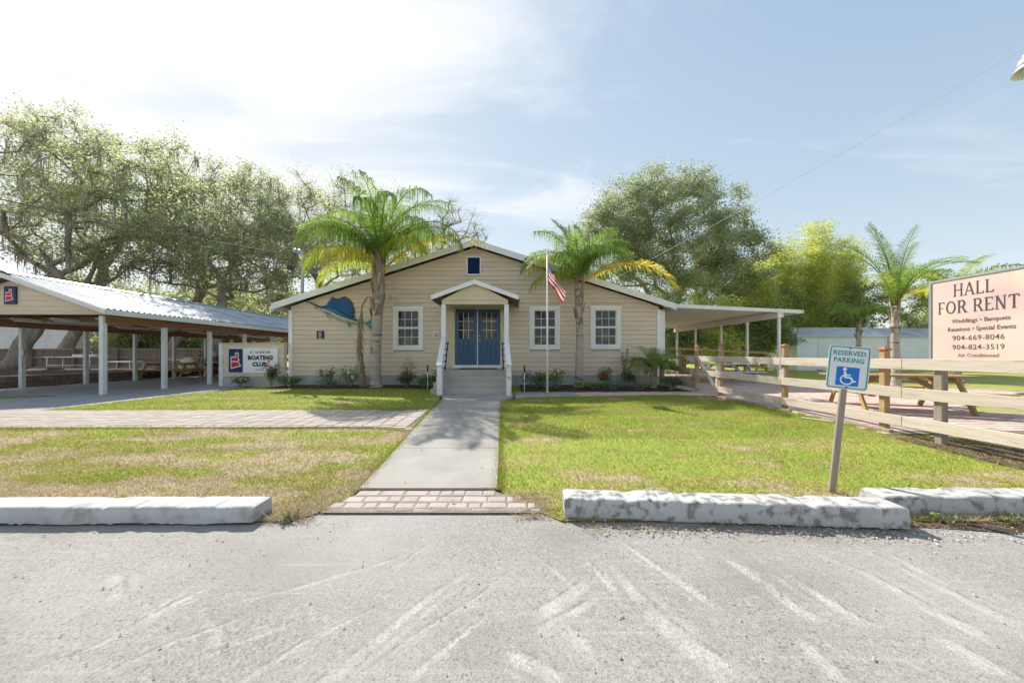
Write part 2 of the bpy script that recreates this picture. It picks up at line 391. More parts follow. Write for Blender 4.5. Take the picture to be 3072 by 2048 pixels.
MT['ink_brown'] = M('brown_ink', hexc('#544850'), hexc('#4b4046'), 3, 0.5)
MT['ink_mid'] = M('mid_brown_ink', hexc('#75605e'), hexc('#6b5654'), 3, 0.5)
MT['ink_rose'] = M('rose_ink', hexc('#a07468'), hexc('#966a5e'), 3, 0.5)
MT['banner'] = M('faded_banner', hexc('#d8c5ba'), hexc('#dbcab6'), 1.6, 0.5, 0.04, 8, 0.35, c3=hexc('#ceb2ae'), scale3=1.3, lo3=0.42, hi3=0.72, detail=2)
MT['teal'] = M('sign_teal', hexc('#1c9c88'), hexc('#1a9280'), 3, 0.4)
MT['sign_blue'] = M('sign_blue', hexc('#1472c4'), hexc('#126ab8'), 3, 0.4)
MT['wire'] = M('wire_black', (0.05, 0.05, 0.05), (0.07, 0.07, 0.07), 3, 0.6)
MT['wire_grey'] = M('wire_grey', (0.60, 0.58, 0.54), (0.50, 0.48, 0.45), 3, 0.6)
MT['fish_blue'] = M('fish_blue', (0.006, 0.08, 0.22), (0.012, 0.19, 0.36), 5, 0.18, 0.02, 10, 0.6, coat=0.6, stretch=(1, 1, 1))
MT['fish_sail'] = M('fish_sail_blue', (0.010, 0.065, 0.20), (0.014, 0.10, 0.26), 4, 0.45, 0.05, 25, 0.25, coat=0.08)
MT['fish_dark'] = M('fish_dark_edge', (0.02, 0.022, 0.03), (0.035, 0.035, 0.045), 4, 0.35, coat=0.3)
MT['fish_belly'] = M('fish_silver_belly', (0.46, 0.47, 0.33), (0.36, 0.38, 0.28), 6, 0.22, 0.02, 10, 0.6, coat=0.5)
MT['fish_fin'] = M('fish_fin', (0.04, 0.14, 0.20), (0.05, 0.20, 0.26), 6, 0.3, coat=0.3)
MT['bulb'] = M('lamp_glass', (0.55, 0.80, 0.62), (0.45, 0.72, 0.52), 3, 0.1)
MT['lamp_body'] = M('lamp_grey_metal', (0.55, 0.54, 0.53), (0.46, 0.45, 0.44), 5, 0.4, 0, 10, 0.5, 0.3)
MT['flag_red'] = M('flag_red', (0.50, 0.035, 0.05), (0.42, 0.03, 0.045), 4, 0.7, trans=0.35)
MT['flag_white'] = M('flag_white', (0.78, 0.77, 0.76), (0.72, 0.71, 0.70), 4, 0.7, trans=0.35)
MT['flag_blue'] = M('flag_blue', (0.03, 0.045, 0.14), (0.025, 0.04, 0.12), 4, 0.7, trans=0.25)
MT['pebble'] = M('pale_pebble', (0.52, 0.49, 0.45), (0.40, 0.375, 0.345), 20, 0.9, isl=0.3, hue=0.01)
MT['straw'] = M('dry_straw', (0.40, 0.29, 0.17), (0.29, 0.21, 0.13), 9, 0.9, isl=0.25, trans=0.2)

def lawn_material(name, soil):
    """green turf with dry straw patches; same world-space noise for the sheet and the blades, so both agree"""
    m = bpy.data.materials.new(name); m.use_nodes = True
    n, l = m.node_tree.nodes, m.node_tree.links; n.clear()
    out = n.new('ShaderNodeOutputMaterial'); g_ = n.new('ShaderNodeNewGeometry')
    sp = n.new('ShaderNodeSeparateXYZ'); l.new(g_.outputs['Position'], sp.inputs[0])
    fl = n.new('ShaderNodeCombineXYZ'); l.new(sp.outputs[0], fl.inputs[0]); l.new(sp.outputs[1], fl.inputs[1])
    def noise(sc, det=5, st=(1, 1, 1)):
        mpn = n.new('ShaderNodeMapping'); l.new(fl.outputs[0], mpn.inputs[0]); mpn.inputs['Scale'].default_value = st
        z = n.new('ShaderNodeTexNoise'); z.inputs['Scale'].default_value = sc; z.inputs['Detail'].default_value = det
        z.inputs['Roughness'].default_value = 0.62; l.new(mpn.outputs[0], z.inputs['Vector']); return z.outputs['Fac']
    def mr(v, a, b, c=0.0, d=1.0):
        k = n.new('ShaderNodeMapRange'); l.new(v, k.inputs['Value'])
        for nm, q in (('From Min', a), ('From Max', b), ('To Min', c), ('To Max', d)): k.inputs[nm].default_value = q
        return k.outputs[0]
    def mt(op, a, b, cl=False):
        k = n.new('ShaderNodeMath'); k.operation = op; k.use_clamp = cl
        for i, v in enumerate((a, b)):
            if isinstance(v, (int, float)): k.inputs[i].default_value = v
            else: l.new(v, k.inputs[i])
        return k.outputs[0]
    def mix(f, a, b):
        k = n.new('ShaderNodeMix'); k.data_type = 'RGBA'; l.new(f, k.inputs['Factor'])
        for nm, v in (('A', a), ('B', b)):
            if isinstance(v, tuple): k.inputs[nm].default_value = as_rgba(v)
            else: l.new(v, k.inputs[nm])
        return k.outputs['Result']
    green = mix(mr(noise(1.1), 0.35, 0.65), (0.36, 0.44, 0.070), (0.27, 0.37, 0.058))
    green = mix(mr(noise(6.0), 0.42, 0.72), green, (0.42, 0.39, 0.10))
    # the left front lawn is drier; both lawns dry towards the kerb
    leftdry = mt('MULTIPLY', mr(sp.outputs[0], -1.0, -1.6), mr(sp.outputs[1], 5.6, 5.0))
    kerbdry = mr(sp.outputs[1], 3.5, 2.7, 0.0, 0.12)
    dv = mt('ADD', mt('ADD', noise(1.35, 6, (0.7, 1.25, 1)), mt('MULTIPLY', leftdry, 0.108)), kerbdry)
    dry = mr(dv, 0.555, 0.665)
    dryc = mix(mr(noise(9.0), 0.4, 0.6), (0.50, 0.39, 0.24), (0.56, 0.47, 0.36))
    c = mix(mt('MULTIPLY', dry, 0.92), green, dryc)
    brown = mr(dv, 0.49, 0.57)
    c = mix(mt('MULTIPLY', mt('MULTIPLY', brown, mt('SUBTRACT', 1.0, dry)), 0.55), c, (0.40, 0.32, 0.11))
    if soil:
        c = mix(mr(noise(40.0, 3), 0.45, 0.75), c, (0.16, 0.14, 0.075))
    p = n.new('ShaderNodeBsdfPrincipled'); p.inputs['Roughness'].default_value = 0.75; p.inputs['Specular IOR Level'].default_value = 0.15
    if not soil:
        hs = n.new('ShaderNodeHueSaturation'); l.new(c, hs.inputs['Color'])
        l.new(mr(g_.outputs['Random Per Island'], 0, 1, 0.72, 1.30), hs.inputs['Value'])
        c = hs.outputs['Color']
    l.new(c, p.inputs['Base Color'])
    if soil:
        bz = n.new('ShaderNodeTexNoise'); bz.inputs['Scale'].default_value = 55; l.new(g_.outputs['Position'], bz.inputs['Vector'])
        b = n.new('ShaderNodeBump'); b.inputs['Strength'].default_value = 0.7; b.inputs['Distance'].default_value = 0.03
        l.new(bz.outputs['Fac'], b.inputs['Height']); l.new(b.outputs[0], p.inputs['Normal']); l.new(p.outputs[0], out.inputs[0])
    else:
        t = n.new('ShaderNodeBsdfTranslucent'); l.new(c, t.inputs['Color'])
        ms = n.new('ShaderNodeMixShader'); ms.inputs[0].default_value = 0.42
        l.new(p.outputs[0], ms.inputs[1]); l.new(t.outputs[0], ms.inputs[2]); l.new(ms.outputs[0], out.inputs[0])
    return m
MT['lawn'] = lawn_material('lawn_turf', True)
MT['blade'] = lawn_material('lawn_blades', False)

def asphalt_material():
    m = bpy.data.materials.new('worn_pale_asphalt'); m.use_nodes = True
    n, l = m.node_tree.nodes, m.node_tree.links; p = n['Principled BSDF']
    g_ = n.new('ShaderNodeNewGeometry')
    def noise(sc, det=5, st=(1, 1, 1), rot=0.0):
        mpn = n.new('ShaderNodeMapping'); l.new(g_.outputs['Position'], mpn.inputs[0]); mpn.inputs['Scale'].default_value = st
        mpn.inputs['Rotation'].default_value = (0, 0, rot)
        z = n.new('ShaderNodeTexNoise'); z.inputs['Scale'].default_value = sc; z.inputs['Detail'].default_value = det
        l.new(mpn.outputs[0], z.inputs['Vector']); return z.outputs['Fac']
    def mr(v, a, b, c=0.0, d=1.0):
        k = n.new('ShaderNodeMapRange'); l.new(v, k.inputs['Value'])
        for nm, q in (('From Min', a), ('From Max', b), ('To Min', c), ('To Max', d)): k.inputs[nm].default_value = q
        return k.outputs[0]
    def mix(f, a, b):
        k = n.new('ShaderNodeMix'); k.data_type = 'RGBA'; l.new(f, k.inputs['Factor'])
        for nm, v in (('A', a), ('B', b)):
            if isinstance(v, tuple): k.inputs[nm].default_value = as_rgba(v)
            else: l.new(v, k.inputs[nm])
        return k.outputs['Result']
    vo = n.new('ShaderNodeTexVoronoi'); vo.inputs['Scale'].default_value = 120; l.new(g_.outputs['Position'], vo.inputs['Vector'])
    sepc = n.new('ShaderNodeSeparateColor'); l.new(vo.outputs['Color'], sepc.inputs[0])
    vo2 = n.new('ShaderNodeTexVoronoi'); vo2.inputs['Scale'].default_value = 55; l.new(g_.outputs['Position'], vo2.inputs['Vector'])
    sepd = n.new('ShaderNodeSeparateColor'); l.new(vo2.outputs['Color'], sepd.inputs[0])
    c = mix(mr(noise(1.0, 6), 0.35, 0.68), (0.235, 0.219, 0.199), (0.31, 0.29, 0.266))
    c = mix(mr(noise(130.0, 3), 0.42, 0.62, 0, 0.55), c, (0.40, 0.385, 0.362))
    c = mix(mr(noise(75.0, 4), 0.56, 0.72, 0, 0.65), c, (0.13, 0.125, 0.118))
    c = mix(mr(sepc.outputs[0], 0.80, 1.0, 0, 0.30), c, (0.44, 0.43, 0.41))
    c = mix(mr(sepc.outputs[1], 0.86, 1.0, 0, 0.6), c, (0.10, 0.097, 0.094))
    c = mix(mr(sepd.outputs[2], 0.90, 0.97, 0, 0.35), c, (0.42, 0.40, 0.37))
    # dark oil / wear patches and pale sand
    c = mix(mr(noise(0.9, 7, (1, 1.4, 1)), 0.50, 0.68, 0, 0.65), c, (0.20, 0.182, 0.162))
    c = mix(mr(noise(9.0, 6), 0.58, 0.75, 0, 0.35), c, (0.22, 0.205, 0.19))
    c = mix(mr(noise(0.5, 5, (1, 0.7, 1), 0.6), 0.52, 0.72, 0, 0.65), c, (0.37, 0.357, 0.335))
    # fine scuffing in two directions
    c = mix(mr(noise(3.0, 6, (0.35, 7, 1), R(-38)), 0.60, 0.74, 0, 0.40), c, (0.41, 0.40, 0.385))
    c = mix(mr(noise(2.6, 6, (0.35, 7, 1), R(46)), 0.62, 0.76, 0, 0.35), c, (0.40, 0.39, 0.375))
    # scrapes dragged over the surface: polished pale, with a dark gouge along some of them
    at = n.new('ShaderNodeAttribute'); at.attribute_name = 'wear'
    ag = n.new('ShaderNodeAttribute'); ag.attribute_name = 'gouge'
    def mul(u, v):
        k = n.new('ShaderNodeMath'); k.operation = 'MULTIPLY'; l.new(u, k.inputs[0]); l.new(v, k.inputs[1]); return k.outputs[0]
    c = mix(mul(at.outputs['Fac'], mul(mr(noise(70.0, 4), 0.36, 0.62, 0.15, 0.98), mr(noise(7.0, 5), 0.36, 0.60, 0.15, 1.0))), c, (0.47, 0.447, 0.413))
    c = mix(mul(ag.outputs['Fac'], mr(noise(14.0, 4), 0.40, 0.60, 0.0, 0.75)), c, (0.12, 0.113, 0.105))
    l.new(c, p.inputs['Base Color']); p.inputs['Roughness'].default_value = 0.9; p.inputs['Specular IOR Level'].default_value = 0.2
    b = n.new('ShaderNodeBump'); b.inputs['Strength'].default_value = 0.3; b.inputs['Distance'].default_value = 0.006
    l.new(vo.outputs['Distance'], b.inputs['Height']); l.new(b.outputs[0], p.inputs['Normal'])
    return m
MT['asphalt'] = asphalt_material()
# ------------------------------------------------------------------ ground and paths
def sheet(name, ys, xl, xr, zoff, mat, nx=2, kind='structure', bump=0.0, par=None):
    V = []; F = []; rr = random.Random(sum(map(ord, name)))
    for y in ys:
        a, b = xl(y), xr(y)
        for i in range(nx+1):
            z = gz(y)+zoff+(rr.uniform(-bump, bump) if bump else 0)
            V.append((lerp(a, b, i/nx), y, z))
    k = nx+1
    for j in range(len(ys)-1):
        for i in range(nx): F.append((j*k+i, j*k+i+1, (j+1)*k+i+1, (j+1)*k+i))
    me = bpy.data.meshes.new(name); me.from_pydata(V, [], F); me.materials.append(mat); me.update()
    o = mobj(name, me, par)
    if kind and not par: o['kind'] = kind
    return o
def steps_(a, b, d): 
    n = max(1, int(round((b-a)/d))); return [a+(b-a)*i/n for i in range(n+1)]

gx = [-900, -300, -120, -60, -30, -15, 0, 15, 30, 60, 120, 300, 900]
gy = [-200, -60, -10, 2.6, 3, 3.5, 4, 4.5, 5, 5.5, 6, 6.5, 7, 10, 20, 40, 80, 200, 500, 1200]
V = [(x, y, gz(y)-0.03) for y in gy for x in gx]; k = len(gx)
F = [(j*k+i, j*k+i+1, (j+1)*k+i+1, (j+1)*k+i) for j in range(len(gy)-1) for i in range(k-1)]
me = bpy.data.meshes.new('ground'); me.from_pydata(V, [], F); me.materials.append(MT['lawn']); me.update()
tag(mobj('ground', me), kind='structure')

WL = pwl([(3.0, -1.34), (8.1, -1.66), (9.5, -1.95)])
WR = pwl([(3.0, -0.13), (8.1, -0.27), (8.6, 0.05), (9.5, 0.15)])

# asphalt parking, its far edge slightly ragged
pl_edge = pwl([(-60, 2.8), (-1.7, 2.8), (-1.45, 2.64), (0.2, 2.62), (0.45, 2.8), (60, 2.8)])
def PX(px, py): d = EYE*1024/(py-1065); return ((px-1536)/1024*d, d)      # ground point under a measured spot
SCR = [
    ([(640, 1820), (900, 1758), (1020, 1722), (1140, 1690), (1270, 1635)], .016, .008), ([(400, 1880), (540, 1800), (640, 1755)], .034, .014), ([(100, 2010), (300, 1930), (420, 1870)], .016, .012),
    ([(900, 2100), (990, 2030), (1140, 1910), (1300, 1780), (1430, 1700)], .038, .016), ([(1060, 2040), (1250, 1900), (1430, 1790), (1560, 1690)], .014, .008), ([(880, 1570), (890, 1655)], .007, .007),
    ([(600, 1830), (655, 1890), (672, 2000)], .012, .010), ([(345, 1715), (350, 1810)], .034, .030), ([(1150, 1745), (1240, 1660), (1290, 1630)], .014, .010), ([(935, 1810), (955, 1880)], .010, .008),
    ([(1600, 1860), (1690, 1800), (1770, 1735)], .055, .03), ([(1590, 1900), (1700, 1840), (1790, 1790)], .026, .014), ([(1600, 1655), (1700, 1740), (1760, 1790)], .014, .024), ([(1740, 1660), (1800, 1720), (1870, 1800)], .014, .026),
    ([(1810, 1660), (1900, 1770), (1990, 1870), (2140, 1990), (2260, 2070)], .020, .085), ([(1830, 1600), (1960, 1690), (2080, 1770), (2180, 1840)], .016, .036), ([(2130, 1640), (2250, 1720), (2400, 1830), (2480, 1870)], .026, .04),
    ([(2230, 1640), (2420, 1760), (2560, 1850), (2640, 1890)], .022, .045), ([(2430, 1650), (2600, 1720), (2780, 1820), (3060, 1960)], .024, .05), ([(2540, 1620), (2700, 1700), (2900, 1800), (3070, 1880)], .020, .045),
    ([(2640, 1640), (2740, 1700), (2860, 1760)], .016, .024), ([(1690, 1880), (1750, 1930), (1790, 2010)], .042, .028), ([(1500, 1950), (1620, 2000), (1700, 2060)], .03, .045), ([(2380, 1900), (2480, 1990), (2540, 2060)], .03, .045),
    ([(560, 1990), (700, 1930), (900, 1860)], .014, .010), ([(1380, 1640), (1330, 1690)], .008, .007), ([(2800, 1900), (2950, 1990), (3070, 2060)], .045, .07), ([(250, 2050), (500, 1930), (760, 1840)], .012, .010), ([(700, 2060), (900, 1930), (1150, 1810)], .018, .010), ([(1200, 2060), (1350, 1930), (1480, 1830)], .02, .012)]
fx = np.concatenate([[-60, -20, -8, -5], np.arange(-4.3, 4.31, .016), [5, 8, 20, 60]]); fy = np.concatenate([[-30, -8, 0, .6], np.arange(.9, 2.56, .0135)])
GX, GY = np.meshgrid(fx, fy); PXY = np.stack([GX.ravel(), GY.ravel()], 1); wear = np.zeros(len(PXY)); gouge = np.zeros(len(PXY))
rg_ = np.random.default_rng(12)
for pts_, w0, w1 in SCR:
    W = [np.array(PX(*p)) for p in pts_]
    for strand in range(3):
        so = 0.0 if strand == 0 else rg_.uniform(-2.2, 2.2)*(w0+w1)*.6; ws = 1.0 if strand == 0 else rg_.uniform(.2, .5); g0, g1 = (0, 1) if strand == 0 else (rg_.uniform(0, .4), rg_.uniform(.6, 1)); am = 1.0 if strand == 0 else .7
        for i in range(len(W)-1):
            a_, b_ = W[i], W[i+1]; d_ = b_-a_; L_ = np.linalg.norm(d_); d_ = d_/L_; nn = np.array([-d_[1], d_[0]])
            r_ = PXY-a_-nn*so; t_ = r_@d_/L_; o_ = r_@nn; g_ = (i+np.clip(t_, 0, 1))/(len(W)-1); w_ = (w0+(w1-w0)*g_)*ws
            on = (t_ > -.01) & (t_ < 1.01); e_ = np.clip(np.minimum(5*(g_-g0), 5*(g1-g_)), 0, 1)
            f_ = np.clip((1.15-np.abs(o_)/w_)/.5, 0, 1)*e_*on*am; wear = np.maximum(wear, f_)
            if strand == 0: gouge = np.maximum(gouge, np.clip(1-np.abs(o_-w_*1.0)/.012, 0, 1)*e_*on)
nx_, ny_ = len(fx), len(fy)
V = np.stack([PXY[:, 0], PXY[:, 1], np.full(len(PXY), -.004)], 1)
ii, jj = np.meshgrid(np.arange(nx_-1), np.arange(ny_-1)); q0 = (jj*nx_+ii).ravel(); Fq = np.stack([q0, q0+1, q0+nx_+1, q0+nx_], 1)
# ragged far edge
ex = np.array([-60, -20, -8]+steps_(-6, 6, 0.25)+[8, 20, 60.]); b0 = len(V)
EV = []
for x_ in ex: EV += [(x_, fy[-1], -.004), (x_, pl_edge(x_)+random.uniform(-.03, .03), -.004)]
V = np.concatenate([V, np.array(EV)]); Fe = np.array([[b0+2*i, b0+2*i+2, b0+2*i+3, b0+2*i+1] for i in range(len(ex)-1)])
me = np_mesh('parking_lot', V, np.concatenate([Fq, Fe]), MT['asphalt'])
for nm_, ar in (('wear', wear), ('gouge', gouge)):
    at_ = me.attributes.new(nm_, 'FLOAT', 'POINT'); at_.data.foreach_set('value', np.concatenate([ar, np.zeros(len(EV))]).astype(np.float32))
tag(mobj('parking_lot', me), kind='structure')

# lawns
LAWNS = []
def lawn(name, y0, y1, xl, xr, nx=8):
    sheet(name, steps_(y0, y1, 0.2), xl, xr, 0.006, MT['lawn'], nx, bump=0.004); LAWNS.append((y0, y1, xl, xr))
LF_R = pwl([(2.48, -1.60), (2.62, -1.42), (2.9, -1.37), (3.0, -1.345), (5.4, WL(5.4)-0.005)])
lawn('front_lawn_left', 2.46, 5.22, lambda y: -16.0, LF_R)
RL_L = pwl([(2.48, 0.36), (2.62, 0.22), (2.8, 0.02), (3.0, -0.125), (8.1, -0.265), (8.55, 0.3), (8.75, 1.3), (9.05, 3.2), (9.15, 4.4)])
RL_R = pwl([(2.48, 14), (4.55, 14), (4.75, 6.2), (4.95, 5.48), (6.0, 5.3), (7.5, 5.15), (8.4, 5.0), (8.9, 4.75), (9.15, 4.45)])
lawn('front_lawn_right', 2.46, 9.15, RL_L, RL_R)
ML_R = pwl([(6.7, WL(6.7)-.25), (7.0, WL(7.0)-.005), (9.3, WL(9.3)-.01), (9.5, -2.05), (11.0, -2.15)])
lawn('middle_lawn', 6.72, 11.0, pwl([(6.7, -9.3), (9.0, -9.15), (10.3, -9.1), (10.9, -8.2), (11.0, -8.1)]), ML_R)
lawn('far_left_lawn_patch', 8.15, 9.25, lambda y: -18.0, pwl([(8.15, -14.2), (9.25, -12.3)]), 4)

# walkway: base bed and slabs
wk = sheet('walkway', steps_(3.0, 9.46, 0.4), lambda y: WL(y)+.01, lambda y: WR(y)-.01, 0.0, MT['joint'], 2)
wj = [3.0, 4.2, 5.5, 6.8, 8.1]
def slab(par, y0, y1, xl, xr, top=0.03, mat=None, n=4, name='slab'):
    m = MB(); ys = steps_(y0, y1, (y1-y0)/n); V = []; F = []
    for y in ys:
        V += [(xl(y), y, gz(y)+top), (xr(y), y, gz(y)+top), (xr(y), y, gz(y)-0.05), (xl(y), y, gz(y)-0.05)]
    for j in range(n):
        b = j*4
        F += [(b, b+1, b+5, b+4), (b+1, b+2, b+6, b+5), (b+2, b+3, b+7, b+6), (b+3, b, b+4, b+7)]
    F += [(0, 3, 2, 1), (n*4, n*4+1, n*4+2, n*4+3)]
    return m.add(V, F).build(name, mat or MT['concrete'], par, bevel=0.0)
for a, b in zip(wj[:-1], wj[1:]): slab(wk, a+0.005, b-0.005, WL, WR)
slab(wk, 8.108, 9.455, WL, pwl([(8.1, -0.27), (8.6, 0.0), (9.5, 0.06)]), 0.034)

# side path to the gate: two concrete slabs, then pavers
sp_n = pwl([(0.05, 8.55), (1.3, 8.78), (3.0, 9.06), (4.4, 9.18), (5.9, 9.0)]); sp_f = pwl([(0.05, 9.9), (1.6, 9.95), (3, 10.0), (5.9, 10.1)])
def xsheet(name, xs, yn, yf, z, mat, par=None, thick=0.0):
    V = []; F = []
    for x in xs: V += [(x, yn(x), gz(yn(x))+z), (x, yf(x), gz(yf(x))+z)]
    for i in range(len(xs)-1): F.append((2*i, 2*i+2, 2*i+3, 2*i+1))
    me = bpy.data.meshes.new(name); me.from_pydata(V, [], F); me.materials.append(mat); me.update()
    o = mobj(name, me, par)
    if not par: o['kind'] = 'structure'
    return o
spath = xsheet('side_path', steps_(0.08, 5.6, 0.3), sp_n, sp_f, 0.010, MT['joint'])
for x0, x1 in ((0.085, 0.9), (0.91, 1.75)):
    m = MB(); q = [(x0, sp_n(x0)), (x1, sp_n(x1)), (x1, sp_f(x1)), (x0, sp_f(x0))]
    m.prism(q, 'z', G-0.05, G+0.026).build('slab', MT['concrete'], spath)

def paver_mesh(w, d, h, mat, bev=0.008, rough=0.0, seed=0):
    rr = random.Random(seed); m = MB(); b = bev
    o = [(-w/2, -d/2), (w/2, -d/2), (w/2, d/2), (-w/2, d/2)]
    o = [(x+rr.uniform(-rough, rough), y+rr.uniform(-rough, rough)) for x, y in o]
    c = 0.35 if rough else 0.0
    i_ = [(x*(1-2*b/w), y*(1-2*b/d)) for x, y in o]
    vs = [(x, y, 0) for x, y in o]+[(x, y, h-b*0.6) for x, y in o]+[(x, y, h) for x, y in i_]
    fs = [(0, 1, 5, 4), (1, 2, 6, 5), (2, 3, 7, 6), (3, 0, 4, 7), (4, 5, 9, 8), (5, 6, 10, 9), (6, 7, 11, 10), (7, 4, 8, 11), (8, 9, 10, 11)]
    return m.add(vs, fs).mesh('paver', mat)
def place_pavers(par, spots, sizes, mats, mat_mass, h=0.045, limit=300, rough=0.0, bev=0.008, name='paver'):
    """spots: (x,y,z,rz,size index). Nearest ones are single objects, the rest one joined mass"""
    spots = sorted(spots, key=lambda s: s[0]**2+s[1]**2)
    ms = [paver_mesh(w, d, h, mats, bev, rough, i) for i, (w, d) in enumerate(sizes)]
    for s in spots[:limit]:
        o = mobj(name, ms[s[4]], par, True)
        o.location = (s[0], s[1], s[2]+random.uniform(-.002, .002)); o.rotation_euler = (random.uniform(-.006, .006), random.uniform(-.006, .006), s[3])
    rest = spots[limit:]
    if rest:
        m = MB()
        for s in rest:
            me = ms[s[4]]; c, sn = math.cos(s[3]), math.sin(s[3]); zt = s[2]+random.uniform(-.002, .002)
            m.add([(s[0]+v.co.x*c-v.co.y*sn, s[1]+v.co.x*sn+v.co.y*c, zt+v.co.z) for v in me.vertices], [tuple(p.vertices) for p in me.polygons])
        me = bpy.data.meshes.new(name); me.from_pydata(m.v, [], m.f); me.materials.append(mat_mass); me.update()
        o = mobj(name+'_field', me, par, True); o['kind'] = 'stuff'

# pavers of the side path (beyond the slabs)
sps = []
y = 8.9
x = 1.78
while x < 5.55:
    yy = sp_n(x)+0.06
    while yy < sp_f(x)-0.05:
        sps.append((x+0.1, yy+random.uniform(-.004, .004), G-0.02, random.uniform(-.02, .02), 0)); yy += 0.128
    x += 0.212
place_pavers(spath, sps, [(0.205, 0.121)], MT['paver_red'], MT['paver_red_s'], limit=150)

# paver apron between the walk and the asphalt
ap = xsheet('paver_apron', steps_(-1.45, 0.25, 0.2), pwl([(-2, 2.58), (2, 2.58)]), pwl([(-1.5, 2.70), (-1.34, 2.995), (-0.13, 2.995), (0.25, 2.68)]), 0.011, MT['joint'])
aps = []; asz = []
rowy = [(2.60, 2.635), (2.64, 2.745), (2.75, 2.865), (2.87, 2.985)]
for ri, (a, b) in enumerate(rowy):
    x = [-1.42, -1.43, -1.37, -1.33][ri]; xe = [0.22, 0.19, 0.02, -0.14][ri]
    while x < xe-0.03:
        w = random.choice([0.105, 0.14, 0.155, 0.205, 0.16]); w = min(w, xe-x)
        asz.append((w-0.008, b-a-0.004)); aps.append((x+w/2, (a+b)/2, gz((a+b)/2)-0.026, random.uniform(-.02, .02), len(asz)-1)); x += w
place_pavers(ap, aps, asz, MT['paver_tan'], MT['paver_tan_s'], rough=0.004, bev=0.012)

# long brick path crossing in front of the building on the left
bp_n = pwl([(-16, 5.16), (-9, 5.22), (-4, 5.27), (-2.2, 5.30), (-1.7, 5.18), (-1.45, 4.95)])
bp_f = pwl([(-16, 6.62), (-9, 6.70), (-4, 6.72), (-2.3, 6.72), (-1.9, 6.83), (-1.5, 7.05)])
bpath = xsheet('brick_path', steps_(-16, -1.52, 0.3), bp_n, bp_f, 0.016, MT['joint'])
bps = []
x = -15.9
while x < -1.58:
    yy = bp_n(x)+0.07+0.0
    while yy < bp_f(x)-0.03 and x+0.12 < WL(yy)-0.02:
        bps.append((x+0.115, yy+random.uniform(-.003, .003), gz(yy)-0.020, random.uniform(-.012, .012), 0)); yy += 0.133
    x += 0.238
place_pavers(bpath, bps, [(0.226, 0.125)], MT['paver_tan'], MT['paver_tan_s'], limit=300)

# drive and pavilion floor
xsheet('driveway', [-60, -40, -20, -16.5, -9.2], pwl([(-60, 6.62), (-9.2, 6.72)]), pwl([(-60, 27), (-9.2, 27)]), -0.006, MT['pavfloor'])

# patio on the right: blended red pavers
def in_patio(x, y):
    if x < 5.42 and y > 4.9 and not (y > 8.6): return False
    if x < 5.2: return False
    if 5.6 < x and y < 4.95+(x-5.6)*0.02: return False
    if y < 4.92: return False
    if x > 9.2 and y < 6.25: return x < 10.5
    if x > 15.2: return False
    # grass wedge reaching in from the right
    if x > 9.0 and 6.25 < y < 6.9+(x-9.0)*0.52 and y < 9.8: return False
    if x > 12 and y > 12.3-(x-12)*0.45: return False
    if x > 9.9 and y > 13.2: return False
    return y < 21
pt = sheet('patio', steps_(4.9, 21, 0.5), lambda y: 5.42, pwl([(4.9, 10.5), (6.3, 10.5), (6.31, 9.0), (8.5, 9.2), (9.8, 14.3), (10.6, 15.1), (12.5, 12), (13.2, 9.9), (21, 9.9)]), 0.018, MT['joint'], 2)
pts = []
row = 0; y = 4.95
while y < 20.9:
    x = 5.46+(row % 2)*0.11
    while x < 15.2:
        if in_patio(x, y): pts.append((x, y, gz(y)-0.018, random.uniform(-.01, .01), 0))
        x += 0.226
    y += 0.152; row += 1
place_pavers(pt, pts, [(0.219, 0.145)], MT['paver_red'], MT['paver_red_s'], limit=300)

# mulch beds
xsheet('flower_bed_left', steps_(-8.1, -2.2, 0.3), lambda x: 11.0+0.06*math.sin(x*3), lambda x: 12.5, 0.02, MT['soil'])
xsheet('flower_bed_right', steps_(0.3, 5.9, 0.3), lambda x: sp_f(x)+0.03, lambda x: 12.5, 0.02, MT['soil'])
xsheet('verge_soil', steps_(2.8, 9.0, 0.3), lambda x: 2.34+0.05*math.sin(x*5), lambda x: 2.60, 0.0, MT['soil'])
xsheet('fence_line_soil', [5.25, 5.7, 6.2, 6.8], lambda x: 3.2, lambda x: 4.7, 0.014, MT['soil'])

# grass blades (nobody could count them)
def blades(name, spots_n, h0, h1, w, seed, dens_pow=1.0):
    rg = np.random.default_rng(seed); P = []
    for (y0, y1, xl, xr), n in zip(LAWNS, spots_n):
        # more blades close to the camera
        u = rg.random(n*2); y = y0+(y1-y0)*u**1.35
        L = np.array([xl(t) for t in y]); Rr = np.array([xr(t) for t in y])
        L = np.maximum(L, -2.0*y-1.8); Rr = np.minimum(Rr, 2.0*y+1.8)
        ok = Rr > L; y, L, Rr = y[ok], L[ok], Rr[ok]
        x = L+(Rr-L)*rg.random(len(y)); P.append(np.stack([x, y, gzn(y)+0.002], 1)[:n])
    P = np.concatenate(P); n = len(P)
    a = rg.random(n)*2*np.pi; h = rg.uniform(h0, h1, n)*np.where(rg.random(n) < 0.12, 1.6, 1.0); wd = w*rg.uniform(0.6, 1.4, n)*(0.7+0.12*P[:, 1])
    sd = np.stack([np.cos(a), np.sin(a), np.zeros(n)], 1)
    ln = rg.normal(0, 0.75, (n, 2))*h[:, None]
    tip = P+np.concatenate([ln, h[:, None]], 1)
    V = np.stack([P-sd*wd[:, None], P+sd*wd[:, None], tip], 1).reshape(-1, 3)
    F = np.arange(n*3).reshape(-1, 3)
    o = mobj(name, np_mesh(name, V, F, MT['blade'])); tag(o, 'short sunlit turf grass growing on the lawns', 'grass', kind='stuff')
blades('grass', [170000, 175000, 72000, 8000], 0.012, 0.034, 0.0032, 5)
# taller tufts
blades('grass_tufts', [5000, 5000, 2500, 300], 0.035, 0.06, 0.0035, 9)

